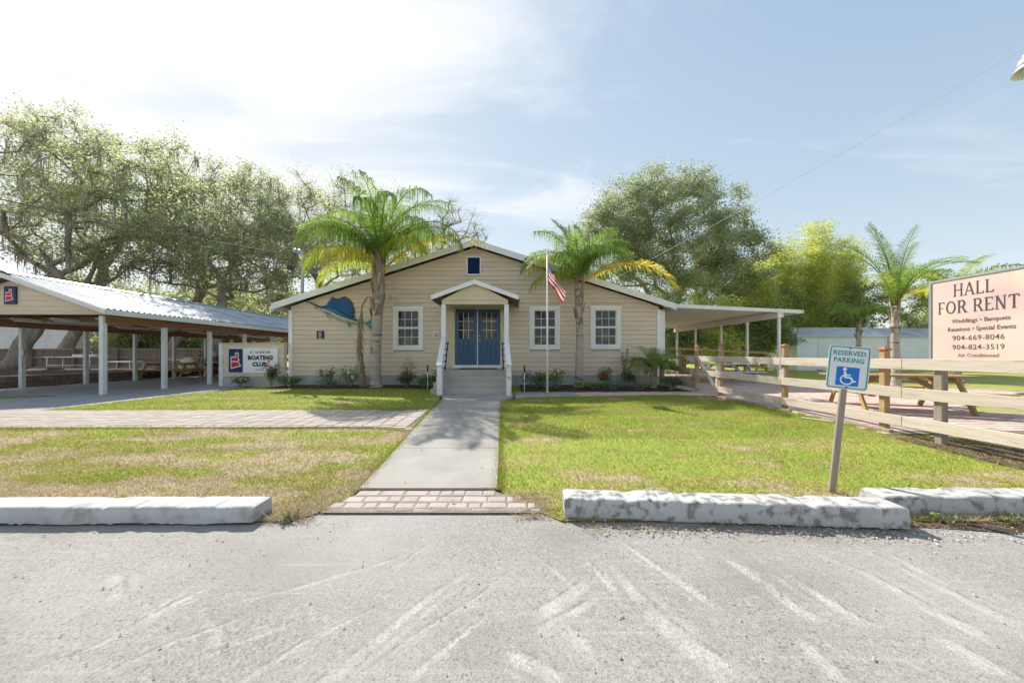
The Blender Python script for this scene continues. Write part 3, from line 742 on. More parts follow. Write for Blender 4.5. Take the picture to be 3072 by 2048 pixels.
# ragged growth over the path edges
def edge_blades():
    rg = np.random.default_rng(41); P = []
    for n, fn in ((3600, lambda t: (WL(3+5*t)+rg.normal(-.01, .022), 3+5*t)), (3600, lambda t: (WR(3+5*t)+rg.normal(.01, .022), 3+5*t)), (2600, lambda t: (-8+6.4*t, bp_n(-8+6.4*t)+rg.normal(-.01, .03))), (2600, lambda t: (-9+7.3*t, bp_f(-9+7.3*t)+rg.normal(.01, .03))), (2200, lambda t: (.3+4.4*t, sp_n(.3+4.4*t)+rg.normal(-.01, .03))), (1800, lambda t: (RL_R(4.95+3.6*t)+rg.normal(-.02, .04), 4.95+3.6*t))):
        P += [fn(rg.random()**1.3) for _ in range(n)]
    P = np.array(P); n = len(P); P = np.concatenate([P, (gzn(P[:, 1])+.006)[:, None]], 1); a = rg.random(n)*6.283; h = rg.uniform(.022, .055, n)
    sd = np.stack([np.cos(a), np.sin(a), np.zeros(n)], 1)*(.0034*(.7+.12*P[:, 1]))[:, None]; tip = P+np.concatenate([rg.normal(0, .9, (n, 2))*h[:, None], h[:, None]], 1)
    V = np.stack([P-sd, P+sd, tip], 1).reshape(-1, 3); tag(mobj('edge_grass', np_mesh('edge_grass', V, np.arange(3*n).reshape(-1, 3), MT['blade'])), 'ragged grass growing over the path edges', 'grass', kind='stuff')
edge_blades()
def fallen():
    rg = np.random.default_rng(51); n = 260; y = rg.uniform(1.0, 11, n)**1.0; y = np.where(y < 2.7, y+5, y); x = rg.uniform(-1.2, 1.0, n)*y*1.1; n = len(x)
    on = rg.normal(0, 1, (n, 3)); on[:, 2] = np.abs(on[:, 2])+2.5; on /= np.linalg.norm(on, axis=1)[:, None]; P = np.stack([x, y, gzn(y)+.040+.0*x], 1); P[:, 2] = np.where(y < 2.6, .008, P[:, 2])
    d = rg.normal(0, 1, (n, 3)); d -= on*np.sum(d*on, 1)[:, None]; d /= np.linalg.norm(d, axis=1)[:, None]; s_ = np.cross(on, d); L = rg.uniform(.012, .030, n)[:, None]
    V = np.stack([P-d*L, P+s_*L*.45, P+d*L, P-s_*L*.45], 1).reshape(-1, 3)
    tag(mobj('fallen_leaves', np_mesh('fallen_leaves', V, np.arange(4*n).reshape(-1, 4), MT['straw'])), 'small brown oak leaves fallen over lawn and walk', 'leaves', kind='stuff')
fallen()

# pebbles, shell bits and straw on the asphalt
def scatter_bits(name, fn, n, s0, s1, mat, label, cat, flat=0.6, seed=3):
    rg = random.Random(seed); m = MB()
    ico = [(0, 0, 1), (0.9, 0, 0.1), (0, 0.9, -0.1), (-0.9, 0, 0.1), (0, -0.9, 0), (0, 0, -0.8)]
    fc = [(0, 1, 2), (0, 2, 3), (0, 3, 4), (0, 4, 1), (5, 2, 1), (5, 3, 2), (5, 4, 3), (5, 1, 4)]
    for _ in range(n):
        x, y = fn(rg); s = s0*(s1/s0)**(rg.random()**2); a = rg.random()*6.28; e = rg.uniform(.6, 1.3)
        c, sn = math.cos(a), math.sin(a)
        m.add([(x+s*(vx*e*c-vy*sn), y+s*(vx*e*sn+vy*c), gz(y)+s*flat*(vz+0.6)+0.004*(y > 2.4)) for vx, vy, vz in ico], fc)
    return tag(m.build(name, mat), label, cat, kind='stuff')
scatter_bits('pebbles', lambda r: (r.uniform(-3.6, 4.2), 0.9+1.6*r.random()), 900, 0.0022, 0.009, MT['pebble'], 'small pale pebbles scattered over the asphalt', 'pebbles')
scatter_bits('shell_gravel', lambda r: (lambda x: (x, 2.31-0.035*(x-1.5)+r.gauss(0, 0.055)))(r.uniform(0.5, 5.0)), 1100, 0.003, 0.014, MT['pebble'], 'broken shell and gravel drifted along the right wheel stops', 'gravel', seed=8)
def straw(name, fn, n, L, mat, label, cat, seed, z=0.01):
    rg = np.random.default_rng(seed); P = np.array([fn(rg) for _ in range(n)]); a = rg.random(n)*2*np.pi
    l_ = L*rg.uniform(0.4, 1.3, n); d = np.stack([np.cos(a)*l_, np.sin(a)*l_, rg.uniform(0, 0.3, n)*l_], 1)
    s = np.stack([-np.sin(a), np.cos(a), np.zeros(n)], 1)*0.0022
    b = np.stack([P[:, 0], P[:, 1], gzn(P[:, 1])+z], 1)
    V = np.stack([b-s, b+s, b+d+s*0.4, b+d-s*0.4], 1).reshape(-1, 3)
    return tag(mobj(name, np_mesh(name, V, np.arange(4*n).reshape(-1, 4), mat)), label, cat, kind='stuff')
def dryspots(rg):
    k = rg.integers(0, 5)
    if k == 0: return (rg.normal(-1.62, 0.10), rg.uniform(2.42, 2.95))
    if k == 1: return (rg.normal(0.16, 0.09), rg.uniform(2.5, 2.95))
    if k == 2: return (rg.uniform(2.8, 5.5), rg.normal(2.44, 0.06))
    if k == 3: return (rg.uniform(0.5, 2.8), rg.normal(2.36, 0.05))
    return (WL(min(8, 3.0+abs(rg.normal(0, 1.3))))-abs(rg.normal(0, .07)), 3.0+abs(rg.normal(0, 1.3)))
straw('dry_straw', dryspots, 3600, 0.05, MT['straw'], 'dry straw and leaf litter along the lawn and kerb edges', 'straw', 4)
straw('fence_litter', lambda rg: (rg.normal(5.5, 0.2), rg.uniform(3.3, 4.9)), 1400, 0.09, MT['straw'], 'dead grass stems and litter under the rail fence', 'litter', 6, 0.02)

# ------------------------------------------------------------------ wheel stops
def wheel_stop(x0, x1, yf0, yf1, h, depth, mat, label, seed, notch):
    """long cast-concrete stop with drain notches, worn edges and a tapered section"""
    rr = random.Random(seed); L = math.hypot(x1-x0, yf1-yf0); n = int(L/0.03)
    prof = [(0.0, 0.0), (0.003, 0.55), (0.008, 0.955), (0.018, 1.0), (depth-0.02, 1.0), (depth-0.008, 0.95), (depth, 0.5), (depth, 0.0)]
    chips = {}
    for _ in range(13):
        c0 = rr.randrange(2, n-3); dd = rr.uniform(.004, .016)
        for q in range(rr.randrange(1, 4)): chips[c0+q] = dd*rr.uniform(.5, 1)
    V = []; F = []; k = len(prof); off = [.005*math.sin(i*.21+seed)+rr.uniform(-.0015, .0015) for i in range(n+1)]
    for i in range(n+1):
        t = i/n; x = t*L; dip = sum(a*math.exp(-((t-c)/w)**8) for c, w, a in notch)
        e = min(1.0, 0.93+i*0.07, 0.93+(n-i)*0.07)
        for j, (py, pz) in enumerate(prof):
            hh = h*(1+.55*dip*(1 if j in (2, 3, 4, 5) else 0))*e
            b = rr.uniform(-.0005, .0005); ch = chips.get(i, 0.0) if j in (2, 3) else 0.0
            widen = dip*0.10 if j < 4 else 0
            z = pz*hh+b*(1 if pz > 0 else 0)
            if pz == 0 and j == 0: z = 0.004+0.010*abs(math.sin(t*9+seed))*(rr.random() > .2)
            V.append((x, py+b+widen*-0.4+off[i]*0.5+ch*.9, z-ch))
    for i in range(n):
        for j in range(k-1): F.append((i*k+j, (i+1)*k+j, (i+1)*k+j+1, i*k+j+1))
    F += [tuple(range(k-1, -1, -1)), tuple(range(n*k, n*k+k))]
    m = MB(); m.add(V, F)
    o = m.build('wheel_stop', mat); o.location = (x0, yf0, 0.0); o.rotation_euler = (0, 0, math.atan2(yf1-yf0, x1-x0))
    tag(o, label, 'wheel stop', 'concrete wheel stops along the lawn')
    return o
NT = [(0.22, 0.035, -0.16), (0.30, 0.05, 0.05), (0.72, 0.04, -0.16), (0.66, 0.03, 0.05)]
wheel_stop(-4.35, -1.84, 2.40, 2.42, 0.125, 0.20, MT['kerb_left'], 'long white concrete wheel stop left of the walkway', 2, [(0.55, 0.03, -.12), (0.60, 0.05, .04), (0.84, 0.04, .05), (0.80, 0.02, -.1)])
wheel_stop(0.385, 2.73, 2.50, 2.335, 0.152, 0.20, MT['kerb'], 'grey-stained white wheel stop right of the walkway, in front of the parking sign', 3, [(0.16, 0.12, 0.0), (0.20, 0.02, -.15), (0.30, 0.06, .06), (0.37, 0.02, -.12), (0.69, 0.03, .06), (0.74, 0.02, -.14)])
wheel_stop(2.80, 5.24, 2.56, 2.53, 0.14, 0.20, MT['kerb'], 'white wheel stop at the far right, set back behind the stained one', 4, NT)
# ------------------------------------------------------------------ clubhouse
F0 = 12.45; XL, XR = -8.10, 5.39; XC = -1.36
RIDGE, SLOPE = 5.31, 0.317
def roof_z(x): return RIDGE-SLOPE*abs(x-XC)              # roof top surface
def wall_top(x): return roof_z(x)-0.20
club = empty('clubhouse', (XC, F0, G), label='long tan lap-sided clubhouse with a low gable and blue double doors', cat='building')
m = MB(); m.prism([(XL+.02, 0.0), (XR-.02, 0.0), (XR-.02, wall_top(XR)), (XC, wall_top(XC)), (XL+.02, wall_top(XL))], 'y', F0+0.03, 24.3)
wall = m.build('wall', MT['siding'], club)
m = MB(); m.b2(XL+.0, XR, F0-0.005, F0+0.2, 0.0, 0.452); m.build('foundation', MT['found'], club)
# window / door / vent openings that split the boards (x0,x1,z0,z1)
WINS = [(-4.33, -3.22, 1.38, 2.97), (0.63, 1.75, 1.40, 2.985), (2.85, 3.96, 1.41, 2.995)]
VENT = (-1.655, -1.125, 4.10, 4.79)
DOOR = (-2.27, -0.25, 0.70, 3.06)
OPEN = WINS+[VENT, DOOR]
EXPO = 0.1655
def lap_board(m, x0, x1, z0, z1, yb, slopeends=None, proud=0.026, lip=0.012):
    """one lap-siding board: bottom edge proud, top tucked under the next"""
    if slopeends: xa, xb = slopeends                      # narrower at the top where the gable cuts it
    else: xa, xb = x0, x1
    vs = [(x0, yb-proud, z0), (x1, yb-proud, z0), (xb, yb-0.004, z1), (xa, yb-0.004, z1),
          (x0, yb+0.02, z0), (x1, yb+0.02, z0), (xb, yb+0.02, z1), (xa, yb+0.02, z1)]
    m.add(vs, [(0, 1, 2, 3), (5, 4, 7, 6), (4, 5, 1, 0), (3, 2, 6, 7), (4, 0, 3, 7), (1, 5, 6, 2)])
z = 0.455
while z < wall_top(XC)-0.02:
    z1 = min(z+EXPO-0.005, wall_top(XC))
    def xlim(zz):
        dx = (wall_top(XC)-zz)/SLOPE
        return max(XL+0.06, XC-dx), min(XR-0.06, XC+dx)
    a0, b0 = xlim(z); a1, b1 = xlim(z1)
    a1 = max(a1, a0); b1 = min(b1, b0)
    segs = [(a0, b0, a1, b1)]
    for (ox0, ox1, oz0, oz1) in OPEN:
        if oz0 < z+EXPO-0.03 and oz1 > z+0.03:
            ns = []
            for (p, q, r, s) in segs:
                if ox0 > p and ox1 < q: ns += [(p, ox0+.03, r, ox0+.03), (ox1-.03, q, ox1-.03, s)]
                else: ns.append((p, q, r, s))
            segs = ns
    # butt joints every few metres
    ns = []
    for (p, q, r, s) in segs:
        if q-p > 5.2:
            c = random.uniform(0.35, 0.65)*(q-p)+p; ns += [(p, c-.0015, r, c-.0015), (c+.0015, q, c+.0015, s)]
        else: ns.append((p, q, r, s))
    for (p, q, r, s) in ns:
        if q-p > 0.05:
            m = MB(); lap_board(m, p, q, z, z1, F0, (min(r, s-.01), s)); m.build('board', MT['siding'], wall)
    z += EXPO
# belt flashing at window-head height
for a_, b_ in ((XL+.12, -4.35), (-3.20, -2.55), (0.3, .62), (1.76, 2.84), (3.97, XR-.12)):
    m = MB(); m.b2(a_, b_, F0-0.030, F0-0.002, 2.945, 2.965); m.build('flashing', MT['siding'], club)
for x0, x1, zt in ((XL-0.03, XL+0.115, 2.83), (XR-0.115, XR+0.03, 2.86)):
    m = MB(); m.b2(x0, x1, F0-0.045, F0+0.16, 0.43, zt); m.build('corner_board', MT['white'], club, bevel=0.006)
# roof: two slopes with overhang, rake boards, soffit strips
def roof_pair(par, xc, half, zr, sl, y0, y1, th, name='roof', mat=None):
    rf = None
    m = MB()
    m.prism([(xc-half, zr-sl*half), (xc, zr), (xc+half, zr-sl*half), (xc+half, zr-sl*half-th), (xc, zr-th), (xc-half, zr-sl*half-th)], 'y', y0, y1)
    return m.build(name, mat or MT['roof_dark'], par)
rf = roof_pair(club, XC, 7.22, RIDGE, SLOPE, 12.155, 24.6, 0.05)
for s in (-1, 1):
    m = MB(); h = 7.20
    q = [(XC, RIDGE+0.006), (XC+s*h, RIDGE+0.006-SLOPE*h), (XC+s*h, RIDGE-0.215-SLOPE*h), (XC, RIDGE-0.215)]
    m.prism(q, 'y', 12.115, 12.150); m.build('rake_board', MT['white'], rf)
    m = MB(); q = [(XC+s*.02, RIDGE-0.056), (XC+s*7.18, RIDGE-0.056-SLOPE*7.16), (XC+s*7.18, RIDGE-0.09-SLOPE*7.16), (XC+s*.02, RIDGE-0.09)]
    m.prism(q, 'y', 12.157, 12.47); m.build('soffit', MT['porch_tan'], rf)
    m = MB(); q = [(XC+s*7.20, RIDGE-0.054-SLOPE*7.20), (XC+s*7.17, RIDGE-0.054-SLOPE*7.17), (XC+s*7.17, RIDGE-0.235-SLOPE*7.2), (XC+s*7.20, RIDGE-0.235-SLOPE*7.2)]
    m.prism(q, 'y', 12.152, 24.5); m.build('eave_board', MT['white'], rf)
    m = MB(); q = [(XC+s*.05, RIDGE-0.24-SLOPE*.05), (XC+s*6.6, RIDGE-0.24-SLOPE*6.6), (XC+s*6.6, RIDGE-0.30-SLOPE*6.6), (XC+s*.05, RIDGE-0.30-SLOPE*.05)]
    m.prism(q, 'y', F0-0.034, F0-0.006); m.build('frieze_board', MT['siding'], rf)
m = MB(); m.prism([(XC-.16, RIDGE-.045), (XC, RIDGE+.012), (XC+.16, RIDGE-.045), (XC, RIDGE+.002)], 'y', 12.16, 24.6); m.build('ridge_cap', MT['roof_dark'], rf)

# windows: casing, two sashes, six lights each
def grid_panes(par, x0, x1, z0, z1, nc, nr, y, mat, gap=0.016):
    w = (x1-x0-gap*(nc-1))/nc; h = (z1-z0-gap*(nr-1))/nr
    mm = MB(); mm.box((0, 0, 0), (w+0.006, 0.006, h+0.006)); me = mm.mesh('pane', mat)
    for i in range(nc):
        for j in range(nr):
            o = mobj('pane', me, par, True)
            o.matrix_parent_inverse = wm(par).inverted()
            o.location = (x0+w/2+i*(w+gap), y, z0+h/2+j*(h+gap)); o.rotation_euler = (random.uniform(-.006, .006), 0, random.uniform(-.006, .006))
    mu = MB()
    for i in range(1, nc): xx = x0+i*(w+gap)-gap/2; mu.b2(xx-gap/2, xx+gap/2, y-0.012, y+0.008, z0, z1)
    for j in range(1, nr): zz = z0+j*(h+gap)-gap/2; mu.b2(x0, x1, y-0.011, y+0.007, zz-gap/2, zz+gap/2)
    mu.build('muntin_grid', MT['white'], par)
for (x0, x1, z0, z1) in WINS:
    m = MB(); c = 0.145; yo = F0-0.055; yi = F0+0.0
    m.b2(x0, x0+c, yo, yi, z0+c, z1-c); m.b2(x1-c, x1, yo, yi, z0+c, z1-c); m.b2(x0-.004, x1+.004, yo-.006, yi, z1-c, z1); m.b2(x0, x1, yo-.004, yi, z0, z0+c)
    wi = m.build('window', MT['white'], club, bevel=0.004)
    ix0, ix1, iz0, iz1 = x0+c, x1-c, z0+c, z1-c; zm = (iz0+iz1)/2; s = 0.048
    m = MB(); m.b2(ix0-.01, ix1+.01, F0+.004, F0+.028, iz0-.01, iz1+.01); m.build('backing', MT['rubber'], wi)
    for k, (a, b) in enumerate(((iz0, zm+.012), (zm+.012, iz1))):
        m = MB(); y0, y1 = (F0-.022, F0-.002) if k == 0 else (F0-.034, F0-.002)
        m.b2(ix0, ix0+s, y0, y1, a, b); m.b2(ix1-s, ix1, y0, y1, a, b); m.b2(ix0+s, ix1-s, y0, y1, a, a+.035); m.b2(ix0+s, ix1-s, y0, y1, b-.035, b)
        m.build('sash', MT['white'], wi)
        grid_panes(wi, ix0+s, ix1-s, a+.035, b-.035, 3, 2, F0-.004, MT['glass'])
# gable vent with louvre slats
x0, x1, z0, z1 = VENT; m = MB(); c = 0.045
m.b2(x0, x0+c, F0-.055, F0, z0+c, z1-c); m.b2(x1-c, x1, F0-.055, F0, z0+c, z1-c); m.b2(x0, x1, F0-.055, F0, z0, z0+c); m.b2(x0, x1, F0-.055, F0, z1-c, z1)
vn = m.build('gable_vent', MT['white'], club)
m = MB(); m.b2(x0+c, x1-c, F0-.002, F0+.028, z0+c, z1-c); m.build('backing', MT['navy'], vn)
for i in range(14):
    zz = z0+c+.02+i*(z1-z0-2*c-.03)/13.5
    m = MB(); m.box(((x0+x1)/2, F0-.022, zz+.012), (x1-x0-2*c-.004, .006, .050), (R(-38), 0, 0)); m.build('slat', MT['navy'], vn)

# doors
DX0, DX1, DZ0, DZ1 = -2.075, -0.425, 0.845, 2.885; DM = -1.256
fr = MB()
fr.b2(DX0-.19, DX0-.02, F0-.06, F0+.02, .73, 3.03); fr.b2(DX1+.02, DX1+.17, F0-.06, F0+.02, .73, 3.03); fr.b2(DX0-.02, DX1+.02, F0-.058, F0+.02, DZ1+.02, 3.03)
fr.b2(DX0-.21, DX0-.01, F0-.075, F0+.02, 2.93, 2.97); fr.b2(DX1+.01, DX1+.19, F0-.075, F0+.02, 2.93, 2.97)
fr.build('door_frame', MT['porch_tan'], club)
m = MB(); m.b2(DX0-.018, DX0-.002, F0-.04, F0+.02, DZ0, DZ1+.018); m.b2(DX1+.002, DX1+.018, F0-.04, F0+.02, DZ0, DZ1+.018); m.b2(DX0, DX1, F0-.04, F0+.02, DZ1+.002, DZ1+.018); m.b2(DM-.016, DM+.016, F0-.052, F0+.01, DZ0, DZ1)
m.build('door_stop', MT['white'], club)
m = MB(); m.b2(DX0-.05, DX1+.05, F0-.13, F0+.02, .735, DZ0-.004); m.build('threshold', MT['white'], club, bevel=.005)
for k, (a, b) in enumerate(((DX0, DM-.018), (DM+.018, DX1))):
    w = b-a; st = 0.135; lz0, lz1 = DZ0+0.955, DZ1-.15
    m = MB(); yf = F0-.030; yb = F0+.015
    m.b2(a, a+st, yf, yb, DZ0, DZ1); m.b2(b-st, b, yf, yb, DZ0, DZ1); m.b2(a+st, b-st, yf, yb, DZ0, DZ0+.24); m.b2(a+st, b-st, yf, yb, DZ0+.83, lz0); m.b2(a+st, b-st, yf, yb, lz1, DZ1)
    m.b2(a+w/2-.06, a+w/2+.06, yf, yb, DZ0+.24, DZ0+.83)
    dr = m.build('door', MT['blue_door'], club)
    for (p, q) in ((a+st, a+w/2-.06), (a+w/2+.06, b-st)):
        m = MB(); m.b2(p, q, yf+.018, yb-.002, DZ0+.24, DZ0+.83); m.b2(p+.045, q-.045, yf+.003, yf+.018, DZ0+.285, DZ0+.785); m.build('panel', MT['blue_door'], dr, bevel=.004)
    m = MB(); m.b2(a+st-.004, b-st+.004, F0+.0, F0+.012, lz0-.004, lz1+.004); m.build('backing', MT['rubber'], dr)
    grid_panes(dr, a+st, b-st, lz0, lz1, 3, 3, F0-.008, MT['glass_door'])
    if k == 1:
        for zz, rr in ((DZ0+.90, .030), (DZ0+1.05, .024)):
            m = MB(); m.lathe([(rr*1.1, 0), (rr*1.1, .012), (rr*.5, .016), (rr*.5, .035), (rr, .045), (rr, .065), (rr*.5, .075)], (a+.065, yf-.001, zz), 12, (R(90), 0, 0)); m.build('handle', MT['chrome'], dr)

# porch
PX0, PX1, PY, LZ = -2.19, -0.10, 10.60, 0.73; PCX = -1.145
m = MB(); m.b2(-2.28, -0.02, 10.45, F0-.01, 0.0, LZ); lan = m.build('landing', MT['step_conc'], club, bevel=.008)
st = empty('steps', (PCX, 9.8, G)); setpar(st, club); st.location = (PCX, 9.8, G)
st.matrix_parent_inverse = wm(club).inverted()
for i in range(3):
    zt = LZ-(i+1)*0.157; m = MB(); m.b2(-2.26-0.0*i, -0.03, 10.45-(i+1)*.33, 10.45-i*.33-.002, 0.0, zt); m.build('step', MT['step_conc'], st, bevel=.008)
# porch gable, beams, roof
pg_z = 2.90
m = MB()
for i in range(4):
    za = pg_z+i*.14; dxa = 1.02*(1-(za-pg_z)/.53); dxb = 1.02*(1-(min(za+.145, pg_z+.525)-pg_z)/.53)
    if dxa > .03: lap_board(m, PCX-dxa, PCX+dxa, za, min(za+.145, pg_z+.525), PY-.06, (PCX-dxb, PCX+dxb), .014)
m.b2(PCX-1.03, PCX+1.03, PY-.05, PY+.05, pg_z-.02, pg_z); m.build('porch_gable', MT['porch_tan'], club)
m = MB(); m.b2(PCX-1.02, PCX+1.02, PY-.055, PY+.08, pg_z-.13, pg_z-.022); m.b2(PCX-1.02, PCX-.88, PY+.082, F0-.062, pg_z-.13, pg_z-.022); m.b2(PCX+.88, PCX+1.02, PY+.082, F0-.062, pg_z-.13, pg_z-.022)
m.build('porch_beam', MT['porch_tan'], club)
m = MB(); m.b2(PCX-.88, PCX+.88, PY+.085, F0-.065, pg_z-.05, pg_z-.03); m.build('porch_ceiling', MT['porch_tan'], club)
prf = roof_pair(club, PCX, 1.36, 3.50, 0.36, 10.452, F0-.03, 0.035, 'porch_roof')
for s in (-1, 1):
    m = MB(); q = [(PCX, 3.505), (PCX+s*1.345, 3.505-.36*1.345), (PCX+s*1.345, 3.505-.36*1.345-.135), (PCX, 3.37)]
    m.prism(q, 'y', 10.412, 10.445); m.build('rake_board', MT['white'], prf)
    m = MB(); q = [(PCX+s*.02, 3.46), (PCX+s*1.33, 3.46-.36*1.33), (PCX+s*1.33, 3.46-.36*1.33-.03), (PCX+s*.02, 3.43)]
    m.prism(q, 'y', 10.447, F0-.035); m.build('soffit', MT['wood_ceiling'], prf)
    m = MB(); m.b2(PCX+s*1.352, PCX+s*1.40, 10.39, F0-.05, 2.925, 2.955); m.b2(PCX+s*1.352, PCX+s*1.358, 10.39, F0-.05, 2.955, 3.0); m.b2(PCX+s*1.394, PCX+s*1.40, 10.39, F0-.05, 2.955, 3.0); m.build('gutter', MT['galv'], prf)
for x in (PX0+.07, PX1-.07):
    m = MB(); m.b2(x-.07, x+.07, PY-.05, PY+.075, LZ, pg_z-.135); m.build('porch_post', MT['white'], club, bevel=.005)
# stair rails: newel, sloped cap, lower stringer, blue pipe grab rail
for s, nx, px in ((-1, -1.93, PX0+.07), (1, -0.085, PX1-.07)):
    m = MB(); m.b2(nx-.068, nx+.068, 9.06, 9.19, G+.03, 0.90); nw = m.build('newel_post', MT['white_worn'], club, bevel=.005)
    m = MB(); m.bar((nx, 9.03, 0.925), (px, PY-.06, 1.70), .145, .035); m.build('stair_rail', MT['white'], club)
    m = MB(); m.bar((nx, 9.195, 0.90), (px, PY-.055, 1.625), .04, .14); m.bar((nx+s*.02, 9.195, 0.52), (px+s*.02, PY-.055, 1.20), .04, .14); m.bar((nx+s*.02, 9.195, 0.20), (px+s*.02, PY-.055, .86), .04, .14); m.build('stringer', MT['white'], club)
    ix = lambda t: lerp(nx, px, t)-s*.135
    gb = MB(); A = Vector((ix(.05), 9.16, 0.80)); B = Vector((ix(1), PY-.02, 1.60)); gb.tube([A, B], .018, 8)
    gr = gb.build('grab_rail', MT['navy'], club)
    for t in (.06, .28, .5, .72, .94):
        p = A.lerp(B, t); m = MB(); m.tube([p, p+Vector((s*.10, 0, -.015))], .012, 6); m.box(p, (.05, .05, .05)); m.build('bracket', MT['navy'], gr)
# doormat
m = MB(); m.b2(-1.78, -0.52, 11.35, 12.1, LZ+.001, LZ+.018); tag(m.build('doormat', MT['rubber'], bevel=.004), 'black doormat on the landing before the blue doors', 'doormat')

# small things fixed to the front wall
def logo(par, w, h, y, cx, cz, s, local=True):
    """red lighthouse-on-sail emblem with white outline, centred at cx,cz, height s"""
    def P(q): return [(cx+(x-.5)*s*.62, cz+(z-.5)*s) for x, z in q]
    out = [(.0, .0), (1.0, .17), (.76, .44), (.86, .58), (.74, .60), (.74, .84), (.80, .90), (.70, .97), (.58, 1.0), (.46, .97), (.36, .90), (.44, .84), (.44, .74), (.0, .74)]
    m = MB(); m.prism(P(out), 'y', y-.004, y); m.build('emblem_outline', MT['sign_white'], par)
    a = [(.07, .08), (.88, .20), (.70, .42), (.07, .42)]; b = [(.07, .47), (.69, .47), (.76, .54), (.67, .57), (.67, .81), (.70, .90), (.58, .95), (.46, .90), (.51, .81), (.51, .68), (.07, .68)]
    m = MB(); m.prism(P(a), 'y', y-.007, y-.0045); m.build('emblem_sail', MT['logo_red'], par)
    m = MB(); m.prism(P(b), 'y', y-.007, y-.0045); m.build('emblem_lighthouse', MT['logo_red'], par)
t = empty('wall_plaque', (-6.97, F0-.03, 1.95), label='small square navy plaque with a red emblem below the sailfish', cat='plaque')
m = MB(); m.b2(-7.10, -6.84, F0-.045, F0-.020, 1.80, 2.08); m.build('board', MT['logo_navy'], t); logo(t, .2, .2, F0-.046, -6.97, 1.965, .20)
m = MB(); [m.b2(-7.03+i*.05, -7.005+i*.05, F0-.048, F0-.0455, 1.815, 1.845) for i in range(3)]; m.build('lettering', MT['sign_white'], t)
t = empty('round_seal_plaque', (-2.77, F0-.03, 1.95), label='small white plaque with a round grey seal left of the porch', cat='plaque')
m = MB(); m.b2(-2.88, -2.65, F0-.042, F0-.02, 1.83, 2.06); m.build('board', MT['sign_white'], t)
m = MB(); m.lathe([(.088, 0), (.088, .003)], (-2.765, F0-.0425, 1.945), 20, (R(90), 0, 0)); m.build('seal', M('seal_grey', (.52, .50, .54), (.45, .43, .47), 40, .5), t)
m = MB(); m.lathe([(.062, 0), (.062, .003)], (-2.765, F0-.0458, 1.945), 20, (R(90), 0, 0)); m.build('seal_centre', M('seal_pale', (.64, .62, .64), (.50, .47, .52), 50, .5), t)
m = MB(); m.tube([(-5.55+1.17, F0-.05, 3.3), (-4.40, F0-.16, 3.28)], .02, 8); m.lathe([(.05, 0), (.07, .05), (.05, .13), (.02, .15)], (-4.40, F0-.17, 3.20), 10); tag(m.build('wall_lamp', MT['lamp_body']), 'small tan lamp on the wall just right of the tall palm trunk', 'wall lamp')

# leaping sailfish trophy
fish = empty('sailfish_trophy', (-5.85, F0-.03, 2.62), label='leaping blue sailfish trophy with raised sail mounted on the wall', cat='trophy')
FB = lambda px, py: (-7.86+(px)*(12.35/1024/9.8), 2.0+((1020-860)*9.8-py)*(12.35/1024/9.8)-0.255)   # plate coordinates of the mount
def fpt(px, py): return ((890+px/9.8-1536)/1024*12.38, EYE+(1065-(860+py/9.8))/1024*12.38)
spine_top = [(600, 570), (720, 565), (840, 540), (1000, 575), (1200, 680), (1400, 780), (1600, 880), (1800, 970), (1960, 1040), (2060, 1060)]
belly = [(610, 640), (700, 710), (840, 800), (1000, 880), (1200, 980), (1400, 1045), (1600, 1085), (1800, 1105), (1960, 1095), (2060, 1085)]
def fish_body(fr0, fr1, mat, nm, bulge):
    V = []; F = []; n = 8; N = len(spine_top)
    for i in range(N):
        tx, tz = fpt(*spine_top[i]); bx, bz = fpt(*belly[i]); th = bulge*(0.35+0.65*math.sin(math.pi*min(1, (i+.6)/N*1.05)))
        for j in range(n+1):
            g = lerp(fr0, fr1, j/n); yy = F0-.05-th*math.sin(math.pi*min(1, max(0, g)))**.7
            V.append((lerp(tx, bx, g), yy, lerp(tz, bz, g)))
    for i in range(N-1):
        for j in range(n): F.append((i*(n+1)+j, (i+1)*(n+1)+j, (i+1)*(n+1)+j+1, i*(n+1)+j+1))
    b = len(V); V += [(v[0], F0-.03, v[2]) for v in V]
    m = MB(); m.add(V[:b], F, True)
    # close to the wall
    for i in range(N-1):
        for j in (0, n): m.add([V[i*(n+1)+j], V[(i+1)*(n+1)+j], V[b+(i+1)*(n+1)+j], V[b+i*(n+1)+j]], [(0, 1, 2, 3)])
    return m.build(nm, mat, fish)
fish_body(0.0, 0.34, MT['fish_blue'], 'back', .11)
fish_body(0.335, 0.46, MT['fish_dark'], 'lateral_stripe', .112)
fish_body(0.455, 1.0, MT['fish_belly'], 'belly', .11)
def plate(pts, mat, nm, y0, y1):
    m = MB(); m.prism([fpt(*p) for p in pts], 'y', y0, y1); return m.build(nm, mat, fish)
saw = []
edge = [(1040, 290), (1150, 350), (1240, 345), (1330, 300), (1400, 290), (1480, 320), (1560, 390), (1620, 470), (1650, 560), (1685, 650), (1690, 740), (1680, 830), (1700, 900)]
for i, (p, q) in enumerate(zip(edge[:-1], edge[1:])):
    saw.append(p)
    if i >= 3: saw += [((p[0]*.5+q[0]*.5)+16, (p[1]*.5+q[1]*.5)-12), ((p[0]*.5+q[0]*.5)-2, (p[1]*.5+q[1]*.5)+8)]
saw.append(edge[-1])
plate([(860, 530)]+saw+[(1500, 850), (1200, 690), (1000, 590)], MT['fish_dark'], 'sail_edge', F0-.055, F0-.038)
plate([(880, 525), (1035, 330), (1140, 385), (1250, 380), (1350, 345), (1430, 350), (1510, 410), (1570, 500), (1610, 590), (1640, 690), (1640, 800), (1630, 880), (1500, 830), (1200, 680), (1000, 580)], MT['fish_sail'], 'sail', F0-.068, F0-.056)
